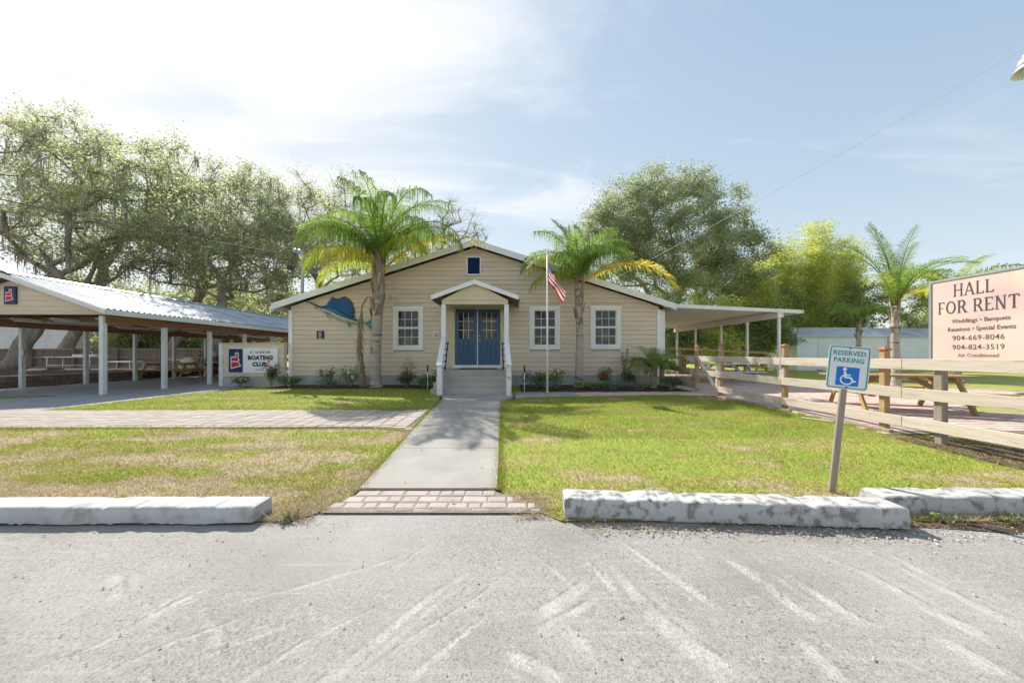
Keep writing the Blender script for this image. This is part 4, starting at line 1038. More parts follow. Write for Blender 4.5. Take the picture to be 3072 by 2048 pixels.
def spike(pts, r0, r1, mat, nm):
    m = MB(); P = [(fpt(*p)[0], F0-.075, fpt(*p)[1]) for p in pts]; m.tube(P, [lerp(r0, r1, i/(len(P)-1)) for i in range(len(P))], 8); return m.build(nm, mat, fish)
spike([(690, 610), (600, 565), (400, 470), (150, 395)], .042, .004, MT['fish_dark'], 'bill')
spike([(700, 665), (640, 640), (470, 608)], .030, .004, MT['fish_dark'], 'lower_jaw')
plate([(845, 760), (950, 755), (1080, 835), (980, 815), (880, 800)], MT['fish_fin'], 'pectoral_fin', F0-.19, F0-.178)
spike([(880, 830), (960, 910), (1020, 1010)], .010, .004, MT['fish_dark'], 'pelvic_fin')
plate([(1480, 1055), (1600, 1085), (1560, 1215)], MT['fish_fin'], 'anal_fin', F0-.10, F0-.085)
plate([(2030, 1050), (2100, 1030), (2170, 965), (2190, 960), (2165, 1080), (2210, 1250), (2230, 1340), (2130, 1200), (2040, 1110)], MT['fish_fin'], 'tail_fin', F0-.09, F0-.06)
m = MB(); ex, ez = fpt(740, 650); m.lathe([(.024, 0), (.018, .012), (.004, .018)], (ex, F0-.115, ez), 12, (R(90), 0, 0)); m.build('eye', MT['black'], fish)

# service mast at the left eave and the wire coming to it
mast = empty('service_mast', (-7.98, 13.0, 3.0), label='grey conduit service mast rising through the left eave', cat='mast')
m = MB(); m.tube([(-7.98, 13.0, 2.6), (-7.98, 13.0, 5.0), (-8.02, 13.0, 5.12), (-8.12, 13.0, 5.19), (-8.22, 13.0, 5.17)], .052, 10); m.build('conduit', MT['galv'], mast)
m = MB(); m.lathe([(.04, 0), (.085, .03), (.085, .12), (.05, .16)], (-8.22, 13.0, 5.24), 10, (R(180), R(25), 0)); m.build('weatherhead', MT['galv'], mast)
m = MB(); m.tube([(-8.25, 13, 5.1), (-8.32, 12.97, 4.9), (-8.42, 12.95, 4.75), (-8.5, 12.95, 4.85), (-8.52, 12.95, 5.0)], .016, 6); m.tube([(-8.25, 13, 5.1), (-8.2, 12.97, 4.7), (-8.3, 12.95, 4.4), (-8.42, 12.95, 4.55)], .014, 6); m.build('drip_loop', MT['wire'], mast)
m = MB(); m.tube([(-7.98, 13.0, 4.62), (-8.1, 12.98, 4.6), (-8.24, 12.96, 4.56), (-8.3, 12.96, 4.5)], .012, 6); m.box((-8.42, 12.95, 4.52), (.16, .12, .16)); m.build('insulator', MT['black'], mast)
def wire(name, a, b, sag, r, mat, label):
    a, b = Vector(a), Vector(b); P = []
    for i in range(25):
        t = i/24; p = a.lerp(b, t); p.z -= sag*4*t*(1-t); P.append(p)
    m = MB(); m.tube(P, r, 5); return tag(m.build(name, mat), label, 'wire')
wire('service_wire', (-8.5, 12.95, 5.02), (-27, 8.5, 8.6), .35, .016, MT['wire'], 'black service wire sagging from the mast across the left oaks')
wire('overhead_wire', (4.05, 14.0, 4.25), (9.6, 4.6, 6.9), .10, .006, MT['wire_grey'], 'pale overhead wire rising from the roof to the upper right corner')
wb = empty('wire_bracket', (4.05, 14.0, roof_z(4.05)), label='white wire bracket on the right roof slope', cat='bracket')
m = MB(); m.tube([(4.05, 14, roof_z(4.05)-.05), (4.05, 14, 4.3)], .03, 8); m.build('stem', MT['white'], wb); m = MB(); m.box((4.05, 14, 4.25), (.22, .06, .06)); m.build('arm', MT['white'], wb)

# stakes with black caps beside the steps
for x, lab in ((-2.62, 'white garden stake with black top left of the steps'), (0.36, 'white garden stake with black top right of the steps')):
    t = empty('marker_stake', (x, 9.95 if x > 0 else 10.6, G), label=lab, cat='stake', group='garden stakes by the steps')
    m = MB(); m.tube([(0, 0, 0), (0, 0, .62)], .013, 8); m.build('rod', MT['white'], t, True)
    m = MB(); m.tube([(0, 0, .60), (0, 0, .80)], .024, 8); m.build('cap', MT['black'], t, True)
    m = MB(); m.tube([(0, 0, .34), (0, 0, .37)], .026, 8); m.build('ring', MT['black'], t, True)

# ------------------------------------------------------------------ low sign wall on the left of the clubhouse
SWY = 12.20
sw = empty('sign_wall', (-9.25, SWY, G), label='low tan lap-sided wall carrying the club sign', cat='wall')
m = MB(); m.b2(-10.38, XL-.04, SWY+.02, SWY+.16, 0, 1.60); core = m.build('wall', MT['siding'], sw)
m = MB(); m.b2(-10.40, XL-.035, SWY-.004, SWY+.17, 0, .44); m.build('foundation', MT['found'], sw)
z = .445
while z < 1.58:
    m = MB(); lap_board(m, -10.31, XL-.035, z, min(z+EXPO-.005, 1.60), SWY); m.build('board', MT['siding'], core); z += EXPO
m = MB(); m.b2(-10.44, XL-.035, SWY-.05, SWY+.20, 1.602, 1.635); m.build('cap', MT['siding'], sw)
m = MB(); m.b2(-10.45, -10.315, SWY-.04, SWY+.19, .0, 1.60); m.build('end_post', MT['white_worn'], sw, bevel=.005)
cs = empty('club_sign', (-9.2, SWY-.03, .55), label='white and navy club sign with red emblem on the low wall', cat='sign')
SX0, SX1, SZ0, SZ1 = -10.105, -8.335, .565, 1.445
m = MB(); m.b2(SX0, SX1, SWY-.052, SWY-.024, SZ0, SZ1); m.build('panel', MT['sign_white'], cs, bevel=.003)
m = MB(); m.b2(SX0+.02, SX0+.525, SWY-.0545, SWY-.0525, SZ0+.02, SZ1-.02); m.build('navy_field', MT['logo_navy'], cs)
logo(cs, 0, 0, SWY-.055, SX0+.285, (SZ0+SZ1)/2+.0, .60)
for s, sz, cx, zz, b, xs, sp in (('ST. AUGUSTINE', .115, .685, .70, .002, .74, 1.25), ('BOATING', .195, .69, .475, .012, .98, 1.08), ('CLUB', .195, .66, .245, .012, .98, 1.08), ('EST 1948', .075, .66, .085, .001, .8, 1.25)):
    me = text_mesh(s, sz, MT['ink'], .0015, b, 'CENTER', xs, sp)
    o = mobj('lettering', me, cs); o.location = (SX0+.52+(cx-.06)*1.0+.0, SWY-.0545, SZ0+zz)
# slab serifs for the two heavy lines, kept as part of the print
# ------------------------------------------------------------------ pavilion on the left
RX, LX, PR = -11.5, -16.2, -13.85
PZ_E, PZ_R = 2.47, 3.45
def pav_z(x): return PZ_R-(PZ_R-PZ_E)/2.79*abs(x-PR)
pav = empty('open_pavilion', (PR, 9.6, G), label='open-sided pavilion with metal roof and pale posts on the left', cat='pavilion')
PYS = [9.6+1.69*i for i in range(9)]
for i, y in enumerate(PYS):
    m = MB(); m.b2(RX-.058, RX+.058, y-.058, y+.058, G-.02, 2.30); m.build('post', MT['pavpost'], pav, bevel=.008)
    m = MB(); m.b2(LX-.055, LX+.055, y-.055, y+.055, G-.02, 2.26); m.build('post', MT['pavpost'], pav, bevel=.008)
for x in (RX, LX):
    for y0, y1 in zip(PYS[:-1:2], PYS[2::2]):
        m = MB(); m.b2(x-.07, x+.07, y0+.003, y1-.003, 2.10, 2.33); m.build('beam', MT['wood_dark'], pav)
for y in PYS[1::2]:
    m = MB(); m.b2(LX+.08, RX-.08, y-.045, y+.045, 2.30, 2.44); m.build('tie_beam', MT['wood_ceiling'], pav)
for y in [9.75+.6*i for i in range(23)]:
    for s in (-1, 1):
        m = MB(); m.bar((PR+s*.03, y, pav_z(PR)-.10), (PR+s*2.70, y, pav_z(PR+2.70)-.10), .04, .12); m.build('rafter', MT['wood_ceiling'], pav)
# roof deck and ribbed metal panels
PY0, PY1 = 9.28, 24.0
for s in (-1, 1):
    m = MB(); m.prism([(PR, PZ_R-.012), (PR+s*2.78, PZ_E-.012), (PR+s*2.78, PZ_E-.035), (PR, PZ_R-.035)], 'y', PY0+.02, PY1-.02); rd = m.build('roof_deck', MT['wood_ceiling'], pav)
    y = PY0; k = 0
    while y < PY1-.1:
        w = .92; m = MB(); e = PR+s*2.80; n = 6
        # ribbed sheet cross-section along y
        yy = [y]; zz = [0.0]
        for r in range(n):
            c = y+(r+.5)*w/n; yy += [c-.030, c-.014, c+.014, c+.030]; zz += [0, .026, .026, 0]
        yy.append(y+w-.004); zz.append(0.0)
        V = []; F = []
        for a, b in zip(yy, zz): V += [(PR, a, PZ_R+b), (e, a, pav_z(e)+b)]
        for i in range(len(yy)-1): F.append((2*i, 2*i+1, 2*i+3, 2*i+2))
        m.add(V, F); m.build('roof_sheet', MT['metal_roof'], pav); y += w; k += 1
m = MB(); m.prism([(PR-.18, PZ_R-.02), (PR, PZ_R+.06), (PR+.18, PZ_R-.02), (PR, PZ_R+.045)], 'y', PY0-.02, PY1); m.build('ridge_cap', MT['metal_roof'], pav)
for s in (-1, 1):
    m = MB(); m.prism([(PR, PZ_R-.02), (PR+s*2.82, PZ_E-.03), (PR+s*2.82, PZ_E-.155), (PR, PZ_R-.145)], 'y', PY0-.035, PY0); m.build('rake_board', MT['pavpost'], pav)
    m = MB(); m.b2(PR+s*2.79, PR+s*2.82, PY0+.004, PY1, PZ_E-.165, PZ_E-.022); m.build('eave_board', MT['pavpost'], pav)
# gable end boards
z = 2.42
for i in range(7):
    z1 = min(z+.150, 3.36)
    xa = (PZ_R-.14-z)/(PZ_R-PZ_E)*2.79; xb = max(.02, (PZ_R-.14-z1)/(PZ_R-PZ_E)*2.79)
    if xa > .1: m = MB(); lap_board(m, PR-xa, PR+xa, z, z1, 9.50, (PR-xb, PR+xb), .018); m.build('gable_board', MT['siding'], pav)
    z += .144
m = MB(); m.b2(LX-.3, RX+.3, 9.47, 9.60, 2.33, 2.415); m.build('gable_beam', MT['porch_tan'], pav)
# fluorescent fixtures hung under the ceiling
for x in (-15.55, -14.3, -12.9):
    for y in (10.6, 13.4, 16.4, 19.4):
        f = empty('light_fixture', (x, y, 2.30)); setpar(f, pav); f.matrix_parent_inverse = wm(pav).inverted()
        m = MB(); m.b2(x-.05, x+.05, y, y+2.3, 2.30, 2.36); m.build('housing', MT['white'], f)
        m = MB(); m.tube([(x, y+.06, 2.275), (x, y+2.24, 2.275)], .02, 8); m.build('tube', MT['sign_white'], f)
m = MB(); m.b2(LX+.057, LX+.12, PYS[1]-.06, PYS[1]+.06, 1.20, 1.36); m.build('outlet_box', MT['galv'], pav)
t = empty('pavilion_plaque', (-13.9, 9.46, 2.6), label='navy plaque with red emblem on the pavilion gable', cat='plaque')
m = MB(); m.b2(-14.06, -13.74, 9.445, 9.472, 2.61, 3.10); m.build('board', MT['logo_navy'], t); logo(t, 0, 0, 9.444, -13.90, 2.855, .36)

# retaining wall of blocks
bw = empty('block_wall', (-16.95, 12, G), label='low retaining wall of weathered blocks behind the pavilion posts', cat='wall')
mm = MB(); mm.box((0, 0, 0), (.20, .392, .172)); bme = mm.mesh('block', MT['block'], .012)
for r in range(2):
    for i in range(24):
        o = mobj('block', bme, bw); o.location = (-16.95+random.uniform(-.008, .008)-.01*r, 6.2+i*.40+(r % 2)*.2, .09+.09+r*.178); o.rotation_euler = (0, 0, random.uniform(-.015, .015))
for i in range(10):
    m = MB(); m.b2(-17.07, -16.82, 6.1+i*.98, 6.1+i*.98+.972, .452, .50); m.build('cap_stone', MT['concrete'], bw)
m = MB(); m.b2(-60, -17.05, 6.0, 20.5, 0, .47); tag(m.build('raised_soil', MT['soil']), kind='structure')
# privacy fence
pf = empty('privacy_fence', (-24, 20, G), label='weathered wooden privacy fence behind the pavilion', cat='fence')
mm = MB(); mm.prism([(-.066, 0), (.066, 0), (.066, 1.50), (-.066, 1.50)], 'y', -.009, .009); pme = mm.mesh('picket', MT['picket'])
x = -38.0
while x < -18.3:
    o = mobj('picket', pme, pf); o.location = (x, 20.0+random.uniform(-.006, .006), .06+random.uniform(-.012, .012)); o.rotation_euler = (0, random.uniform(-.008, .008), 0); x += .142
for z in (.45, 1.02, 1.50):
    for i in range(8):
        m = MB(); m.b2(-38+i*2.5, -38+i*2.5+2.49, 19.92, 19.985, z, z+.085); m.build('rail', MT['wood_grey'], pf)
for i in range(9):
    m = MB(); m.b2(-38.05+i*2.5, -37.95+i*2.5, 19.84, 19.915, .05, 1.58); m.build('post', MT['picket'], pf)
pf2 = empty('tall_fence_panel', (-17.6, 20.2, G), label='taller grey fence panel behind the smoker', cat='fence')
x = -18.4
while x < -16.9:
    o = mobj('picket', pme, pf2); o.location = (x, 20.3, .1); o.scale = (1, 1, 1.18+random.uniform(-.01, .01)); x += .142
m = MB(); m.b2(-18.5, -16.9, 20.32, 20.37, .5, .59); m.build('rail', MT['wood_grey'], pf2)

# picnic tables
def picnic_table(loc, rz, L, label, mtop, mleg, top_w=.75, group='picnic tables'):
    t = empty('picnic_table', loc, rz, label, 'picnic table', group)
    for i in range(5):
        m = MB(); y = -top_w/2+top_w/5*(i+.5); m.box((0, y, .745), (L, top_w/5-.008, .038)); m.build('top_plank', mtop, t, True, .003)
    for s in (-1, 1):
        for k in range(2):
            m = MB(); m.box((0, s*(.66+.135*k), .44), (L, .127, .038)); m.build('seat_plank', mtop, t, True, .003)
    for e in (-1, 1):
        x = e*(L/2-.32)
        for s in (-1, 1):
            m = MB(); m.bar((x, s*.66, 0.0), (x, s*.25, .725), .09, .038, (1, 0, 0)); m.build('leg', mleg, t, True)
        m = MB(); m.box((x-e*.04, 0, .385), (.038, 1.62, .09)); m.build('seat_bearer', mleg, t, True)
        m = MB(); m.box((x-e*.04, 0, .69), (.038, .70, .09)); m.build('top_bearer', mleg, t, True)
        m = MB(); m.bar((x-e*.06, 0, .40), (x-e*.50, 0, .71), .09, .038, (0, 1, 0)); m.build('brace', mleg, t, True)
    return t
picnic_table((-15.65, 15.7, G), R(4), 2.3, 'wooden picnic table under the pavilion roof', MT['wood_h'], MT['wood_new'])
picnic_table((7.78, 6.95, G), R(-20), 2.15, 'golden picnic table with grey top behind the rail fence', MT['wood_h'], MT['wood_new']).scale = (1, 1, .93)
picnic_table((8.55, 13.9, G), R(3), 2.4, 'grey painted picnic table under the patio cover', MT['pavpost'], MT['galv'])

# benches and odds and ends at the back of the pavilion
def pipe_table(loc, L, W, H, label, name='pipe_table', rz=0):
    t = empty(name, loc, rz, label, 'work table', 'white work tables behind the pavilion')
    m = MB(); m.box((0, 0, H-.02), (L, W, .04)); m.build('top', MT['white_worn'], t, True)
    for sx in (-1, 1):
        for sy in (-1, 1):
            m = MB(); m.tube([(sx*(L/2-.08), sy*(W/2-.06), 0), (sx*(L/2-.08), sy*(W/2-.06), H-.04)], .028, 8); m.build('leg', MT['white_worn'], t, True)
        m = MB(); m.tube([(sx*(L/2-.08), -W/2+.06, .22), (sx*(L/2-.08), W/2-.06, .22)], .022, 6); m.build('stretcher', MT['white_worn'], t, True)
    m = MB(); m.tube([(-L/2+.08, -W/2+.05, .24), (L/2-.08, -W/2+.05, .24)], .022, 6); m.build('stretcher', MT['white_worn'], t, True)
    return t
pipe_table((-19.6, 17.2, G), 1.5, .7, .78, 'white pipe-legged work table before the privacy fence, nearest the posts')
pipe_table((-21.2, 16.6, .47), 2.2, .7, .66, 'white work table standing on the raised soil by the fence')
pipe_table((-17.9, 18.4, G), 1.3, .65, .88, 'tall white work table beside the round table')
t = empty('sink_basin', (-20.3, 16.4, .9), label='white sink basin on the raised work table', cat='basin')
m = MB(); m.b2(-21.0, -19.9, 16.3, 16.8, 1.132, 1.24); m.build('body', MT['white_worn'], t); m = MB(); m.tube([(-20.6, 16.75, 1.24), (-20.6, 16.75, 1.36), (-20.6, 16.6, 1.38)], .012, 6); m.build('tap', MT['galv'], t)
t = empty('round_table', (-16.9, 17.6, G), label='round white table stood on edge behind the picnic table', cat='table')
m = MB(); m.lathe([(.43, 0), (.44, .012), (.43, .03)], (-16.85, 17.7, .66), 28, (R(82), 0, 0)); m.build('top', MT['porch_tan'], t)
m = MB(); m.tube([(-16.85, 17.78, .4), (-16.85, 17.9, 1.0)], .03, 8); m.build('pedestal', MT['galv'], t)
t = empty('smoker_grill', (-15.6, 18.0, G), label='black barrel smoker grill at the back of the pavilion', cat='grill')
m = MB(); m.lathe([(.20, -.62), (.30, -.60), (.30, .60), (.20, .62)], (-15.55, 18.2, .82), 18, (0, R(90), 0)); m.build('barrel', MT['black'], t)
m = MB(); m.tube([(-15.1, 18.2, 1.05), (-15.1, 18.2, 1.5)], .06, 10); m.build('chimney', MT['black'], t)
m = MB(); m.b2(-16.1, -15.0, 17.75, 17.9, .80, .83); m.build('shelf', MT['galv'], t)
for sx in (-.5, .5):
    for sy in (-.2, .2):
        m = MB(); m.tube([(-15.55+sx, 18.2+sy*1.3, G), (-15.55+sx*.9, 18.2+sy, .65)], .025, 6); m.build('leg', MT['black'], t)
t = empty('white_bucket', (-15.75, 18.1, 1.1), label='white bucket on top of the black smoker', cat='bucket')
m = MB(); m.lathe([(.10, 0), (.13, .24), (.14, .25), (.125, .26)], (-15.75, 18.15, 1.115), 14); m.build('pail', MT['white'], t); m = MB(); m.lathe([(.14, 0), (.14, .02)], (-15.75, 18.15, 1.376), 14); m.build('lid', MT['white'], t)
t = empty('red_chair', (-14.7, 17.4, G), label='red metal lawn chair beside the black smoker', cat='chair')
m = MB(); m.box((0, 0, .42), (.55, .5, .05)); m.build('seat', MT['red'], t, True, .01)
m = MB(); m.box((.0, .27, .78), (.55, .05, .72), (R(-14), 0, 0)); m.build('backrest', MT['red'], t, True, .02)
for s in (-1, 1):
    m = MB(); m.tube([(s*.30, -.26, 0), (s*.30, -.26, .62), (s*.30, .2, .64), (s*.30, .30, .0)], .024, 8); m.build('arm_frame', MT['red'], t, True)
# houses behind the fence
def lap_house(name, x0, x1, y0, y1, zt, mat, roofmat, label, rise=1.2, over=.35, boards=True):
    h = empty(name, ((x0+x1)/2, y0, G), label=label, cat='house')
    m = MB(); m.b2(x0, x1, y0+.03, y1, 0, zt); w = m.build('wall', mat, h)
    if boards:
        z = .15
        while z < zt-.05:
            m = MB(); lap_board(m, x0, x1, z, min(z+.2, zt), y0+.02); m.build('board', mat, w); z += .19
    m = MB(); ym = (y0+y1)/2
    m.prism([(y0-over, zt-.02), (ym, zt+rise), (y1+over, zt-.02), (y1+over, zt-.14), (ym, zt+rise-.14), (y0-over, zt-.14)], 'x', x0-over, x1+over); m.build('roof', roofmat, h)
    m = MB(); m.b2(x1-.02, x1+.1, y0-.03, y0+.08, 0, zt-.15); m.build('corner_board', MT['white'], h)
    return h
lap_house('white_house', -50, -35.2, 27, 36, 5.2, MT['house_white'], MT['roof_dark'], 'white lap-sided house behind the privacy fence at the far left')
hh = lap_house('yellow_house', -44.5, -40.2, 36.5, 42, 2.4, MT['yellow'], MT['roof_dark'], 'small yellow house with grey roof beyond the fence', 1.1, .5, False)
hh = lap_house('blue_shed', -37.6, -36.2, 31.0, 33, 2.9, MT['bluegrey'], MT['white'], 'blue shed beside the yellow house beyond the fence', .5, .1, False)
# ------------------------------------------------------------------ patio cover on the right of the clubhouse
pc = empty('patio_cover', (7.7, 12.3, G), label='flat white patio cover on thin posts right of the clubhouse', cat='patio cover')
def pcz(x): return lerp(3.02, 2.80, (x-5.5)/(10.4-5.5))
CY0, CY1 = 12.30, 20.2
m = MB(); m.prism([(5.86, pcz(5.86)), (10.40, pcz(10.4)), (10.40, pcz(10.4)-.04), (5.86, pcz(5.86)-.04)], 'y', CY0, CY1); rf2 = m.build('roof_pan', MT['canopy_under'], pc)
m = MB(); m.prism([(5.45, pcz(5.45)+.03), (10.42, pcz(10.42)+.02), (10.42, pcz(10.42)-.10), (5.45, pcz(5.45)-.10)], 'y', CY0-.05, CY0-.003); m.build('fascia', MT['white'], pc)
m = MB(); m.b2(10.403, 10.47, CY0-.05, CY1, pcz(10.4)-.10, pcz(10.4)+.02); m.build('gutter', MT['white'], pc)
m = MB(); m.b2(9.58, 9.78, CY0, CY1, 2.56, pcz(9.8)-.05); m.build('beam', MT['canopy_under'], pc)
for y in (12.38, 14.05, 15.8, 18.0, 20.0):
    m = MB(); m.b2(9.64, 9.72, y-.04, y+.04, G, 2.56); m.build('post', MT['white'], pc, bevel=.004)
m = MB(); m.tube([(9.62, 19.8, 2.62), (9.45, 19.6, 2.5), (9.42, 19.55, 2.3), (9.42, 19.55, G)], .04, 8); m.build('downspout', MT['white'], pc)
m = MB(); m.b2(5.46, 5.60, 12.5, 12.62, G, 2.85); m.build('wall_post', MT['white'], pc)
# wooden ramp rail at the back
rr_ = empty('ramp_railing', (11, 20.6, G), label='golden wooden ramp railing behind the patio cover', cat='railing')
for (dz, th) in ((0, .14), (-.42, .14), (-.84, .14)):
    for i in range(3):
        xa, xb = 7.6+i*2.6, 7.6+i*2.6+2.585; za, zb = lerp(1.78, 1.40, (xa-7.6)/7.8), lerp(1.78, 1.40, (xb-7.6)/7.8)
        m = MB(); m.bar((xa, 20.6, za+dz-.07), (xb, 20.6, zb+dz-.07), .04, th); m.build('rail', MT['wood_h'], rr_)
for i in range(7):
    x = 7.6+i*1.3; m = MB(); m.b2(x-.05, x+.05, 20.625, 20.725, G, lerp(1.84, 1.42, (x-7.6)/7.8)); m.build('post', MT['wood_new'], rr_)
m = MB(); m.prism([(7.5, .55), (15.5, .18), (15.5, .10), (7.5, .45)], 'y', 20.75, 22.2); m.build('ramp_deck', MT['wood_grey'], rr_)

# ------------------------------------------------------------------ rail fence
FX = 5.47
rf_ = empty('rail_fence', (FX, 7, G), label='three-rail wooden fence with copper-capped posts along the right lawn', cat='fence')
def fpost(x, y, zt, mat, cap):
    m = MB(); m.b2(x-.042, x+.042, y-.042, y+.042, gz(y)-.03, zt); p = m.build('post', mat, rf_, bevel=.006)
    if cap:
        m = MB(); c = .056; z = zt
        m.add([(x-c, y-c, z+.001), (x+c, y-c, z+.001), (x+c, y+c, z+.001), (x-c, y+c, z+.001), (x-c, y-c, z+.022), (x+c, y-c, z+.022), (x+c, y+c, z+.022), (x-c, y+c, z+.022), (x, y, z+.065)],
              [(3, 2, 1, 0), (0, 1, 5, 4), (1, 2, 6, 5), (2, 3, 7, 6), (3, 0, 4, 7), (4, 5, 8), (5, 6, 8), (6, 7, 8), (7, 4, 8)])
        m.build('post_cap', MT['copper'], p)
for y, zt, mt_, cap in ((10.2, 1.44, 'wood_new', 1), (9.05, 1.47, 'wood_new', 1), (6.92, 1.37, 'wood_new', 1), (5.07, 1.27, 'wood_new', 1), (4.40, 1.10, 'wood_grey', 0), (3.56, 1.08, 'wood_grey', 0), (2.4, 1.08, 'wood_grey', 0)):
    fpost(FX+.062, y, zt, MT[mt_], cap)
RZ = [(1.075, .148), (.675, .148), (.275, .148)]
for k, (zc, h) in enumerate(RZ):
    for a, b in ((9.05, 6.94), (6.93, 4.78), (4.775, 2.3)):
        za = zc+(.02 if a > 8 else 0); m = MB(); m.bar((FX, a, za+.0), (FX, b, zc+.002*(b < 3)), .034, h); m.build('rail', MT['wood_pale'], rf_, bevel=.003)
m = MB(); m.b2(FX-.02, FX+.035, 9.0, 9.10, .60, 1.0); m.build('cleat', MT['wood_pale'], rf_)
m = MB(); m.b2(FX-.01, FX+.03, 6.86, 6.97, .74, .90); m.build('cleat', MT['wood_pale'], rf_)
# gate between the last two capped posts
gt = empty('fence_gate', (FX, 9.6, G), label='wooden fence gate with diagonal brace at the far end of the rail fence', cat='gate')
for zc, a, b in ((1.10, 9.06, 10.62), (.70, 9.06, 10.45), (.30, 9.06, 10.12)):
    m = MB(); m.bar((FX, a, zc), (FX, b, zc), .034, .148); m.build('rail', MT['wood_pale'], gt)
m = MB(); m.bar((FX+.036, 9.22, .30), (FX+.036, 10.05, 1.08), .034, .10, (1, 0, 0)); m.build('brace', MT['wood_pale'], gt)
m = MB(); m.b2(FX+.018, FX+.055, 9.13, 9.21, .22, 1.16); m.build('stile', MT['wood_pale'], gt)
for zc in (1.10, .70):
    m = MB(); m.b2(FX-.022, FX-.018, 10.1, 10.22, zc-.05, zc+.05); m.build('hinge', MT['galv'], gt)
# low kickboard fence from the gate post to the house
kb = empty('low_board_fence', (5.0, 10.7, G), label='low weathered board fence from the gate to the small palm', cat='fence')
for z, h in ((.28, .16), (.72, .15)):
    m = MB(); m.bar((FX+.05, 10.28, z), (FX-.3, 11.9, z+.08), .034, h); m.build('rail', MT['wood_grey'], kb)
m = MB(); m.b2(FX-.32, FX-.20, 11.8, 11.92, G, .98); m.build('post', MT['wood_new'], kb)
# edging timbers and offcuts
for i, (a, b, z, lab) in enumerate((((5.36, 8.7), (5.40, 6.6), .10, 'landscape edging timber under the far half of the rail fence'), ((5.40, 6.55), (5.46, 4.9), .085, 'landscape edging timber under the near half of the rail fence'))):
    m = MB(); m.bar((a[0], a[1], z+.02), (b[0], b[1], z+.015), .07, .06); tag(m.build('edging_timber', MT['wood_grey'], bevel=.01), lab, 'timber', 'landscape timbers')
m = MB(); m.bar((5.05, 5.95, .11), (5.30, 5.62, .10), .07, .02); tag(m.build('wood_offcut', MT['wood_pale']), 'pale plank offcut lying on the grass by the fence', 'plank')
m = MB(); m.bar((14.0, 14.2, .16), (17.5, 13.2, .16), .14, .12); tag(m.build('log_timber', MT['bark'], bevel=.02), 'dark timber lying on the grass beyond the patio', 'timber', 'landscape timbers')

# ------------------------------------------------------------------ hall-for-rent sign
hs = empty('hall_sign', (6.80, 4.95, G), label='faded hall for rent banner sign behind the rail fence', cat='sign')
HX, HY0, HY1, HZ0, HZ1 = 6.80, 5.53, 4.30, 1.04, 2.36
m = MB(); m.b2(HX, HX+.03, HY1, HY0, HZ0, HZ1); m.build('panel', MT['banner'], hs)
for z0, z1, y0, y1 in ((HZ1, HZ1+.03, HY1-.03, HY0+.03), (HZ0-.03, HZ0, HY1-.03, HY0+.03)):
    m = MB(); m.b2(HX-.012, HX+.05, y0, y1, z0, z1); m.build('frame_rail', MT['galv'], hs)
for y in (HY0+.001, HY1-.031):
    m = MB(); m.b2(HX-.012, HX+.05, y, y+.03, HZ0, HZ1); m.build('frame_stile', MT['galv'], hs)
for y in (HY0-.02, HY1+.02):
    m = MB(); m.b2(HX+.052, HX+.13, y-.04, y+.04, 0, HZ1-.1); m.build('post', MT['wood_grey'], hs)
def banner_text(s, size, yc, z, mat, bold=0, xs=1.0, sp=1.0, off=0.0):
    me = text_mesh(s, size, mat, .0008, bold, 'CENTER', xs, sp)
    o = mobj('lettering', me, hs); o.rotation_euler = (0, 0, R(-90)); o.location = (HX-.0018-off, yc, z); return o
# serif capitals drawn as strokes
GL = {
 'H': (.80, [((.14, 0), (.14, 1), 1), ((.66, 0), (.66, 1), 1), ((.14, .5), (.66, .5), 0)], [(.14, 0), (.14, 1), (.66, 0), (.66, 1)]),
 'A': (.82, [((.10, 0), (.41, 1), 0), ((.72, 0), (.41, 1), 1), ((.2, .33), (.62, .33), 0)], [(.10, 0), (.72, 0)]),
 'L': (.64, [((.16, 0), (.16, 1), 1), ((.16, .04), (.58, .04), 0), ((.56, .0), (.60, .2), 0)], [(.16, 1), (.16, 0)]),
 'F': (.60, [((.16, 0), (.16, 1), 1), ((.16, .96), (.56, .96), 0), ((.16, .5), (.46, .5), 0), ((.54, .98), (.56, .82), 0)], [(.16, 0), (.16, 1)]),
 'R': (.78, [((.16, 0), (.16, 1), 1), ((.40, .48), (.70, 0), 1)], [(.16, 0), (.16, 1), (.70, 0)], ('arc', .36, .73, .22, .26, -90, 90), ((.16, .97), (.38, .97)), ((.16, .48), (.40, .48))),
 'E': (.66, [((.16, 0), (.16, 1), 1), ((.16, .96), (.58, .96), 0), ((.16, .5), (.48, .5), 0), ((.16, .04), (.60, .04), 0), ((.57, .98), (.58, .82), 0), ((.60, .02), (.62, .18), 0)], [(.16, 0), (.16, 1)]),
 'N': (.86, [((.16, 0), (.16, 1), 0), ((.16, 1), (.68, 0), 1), ((.68, 0), (.68, 1), 0)], [(.16, 0), (.68, 1), (.16, 1)]),
 'T': (.74, [((.37, 0), (.37, 1), 1), ((.06, .96), (.68, .96), 0), ((.07, .98), (.05, .80), 0), ((.67, .98), (.69, .80), 0)], [(.37, 0)]),
 'O': (.90, [], [], ('arc', .45, .5, .33, .47, 0, 360)),
}
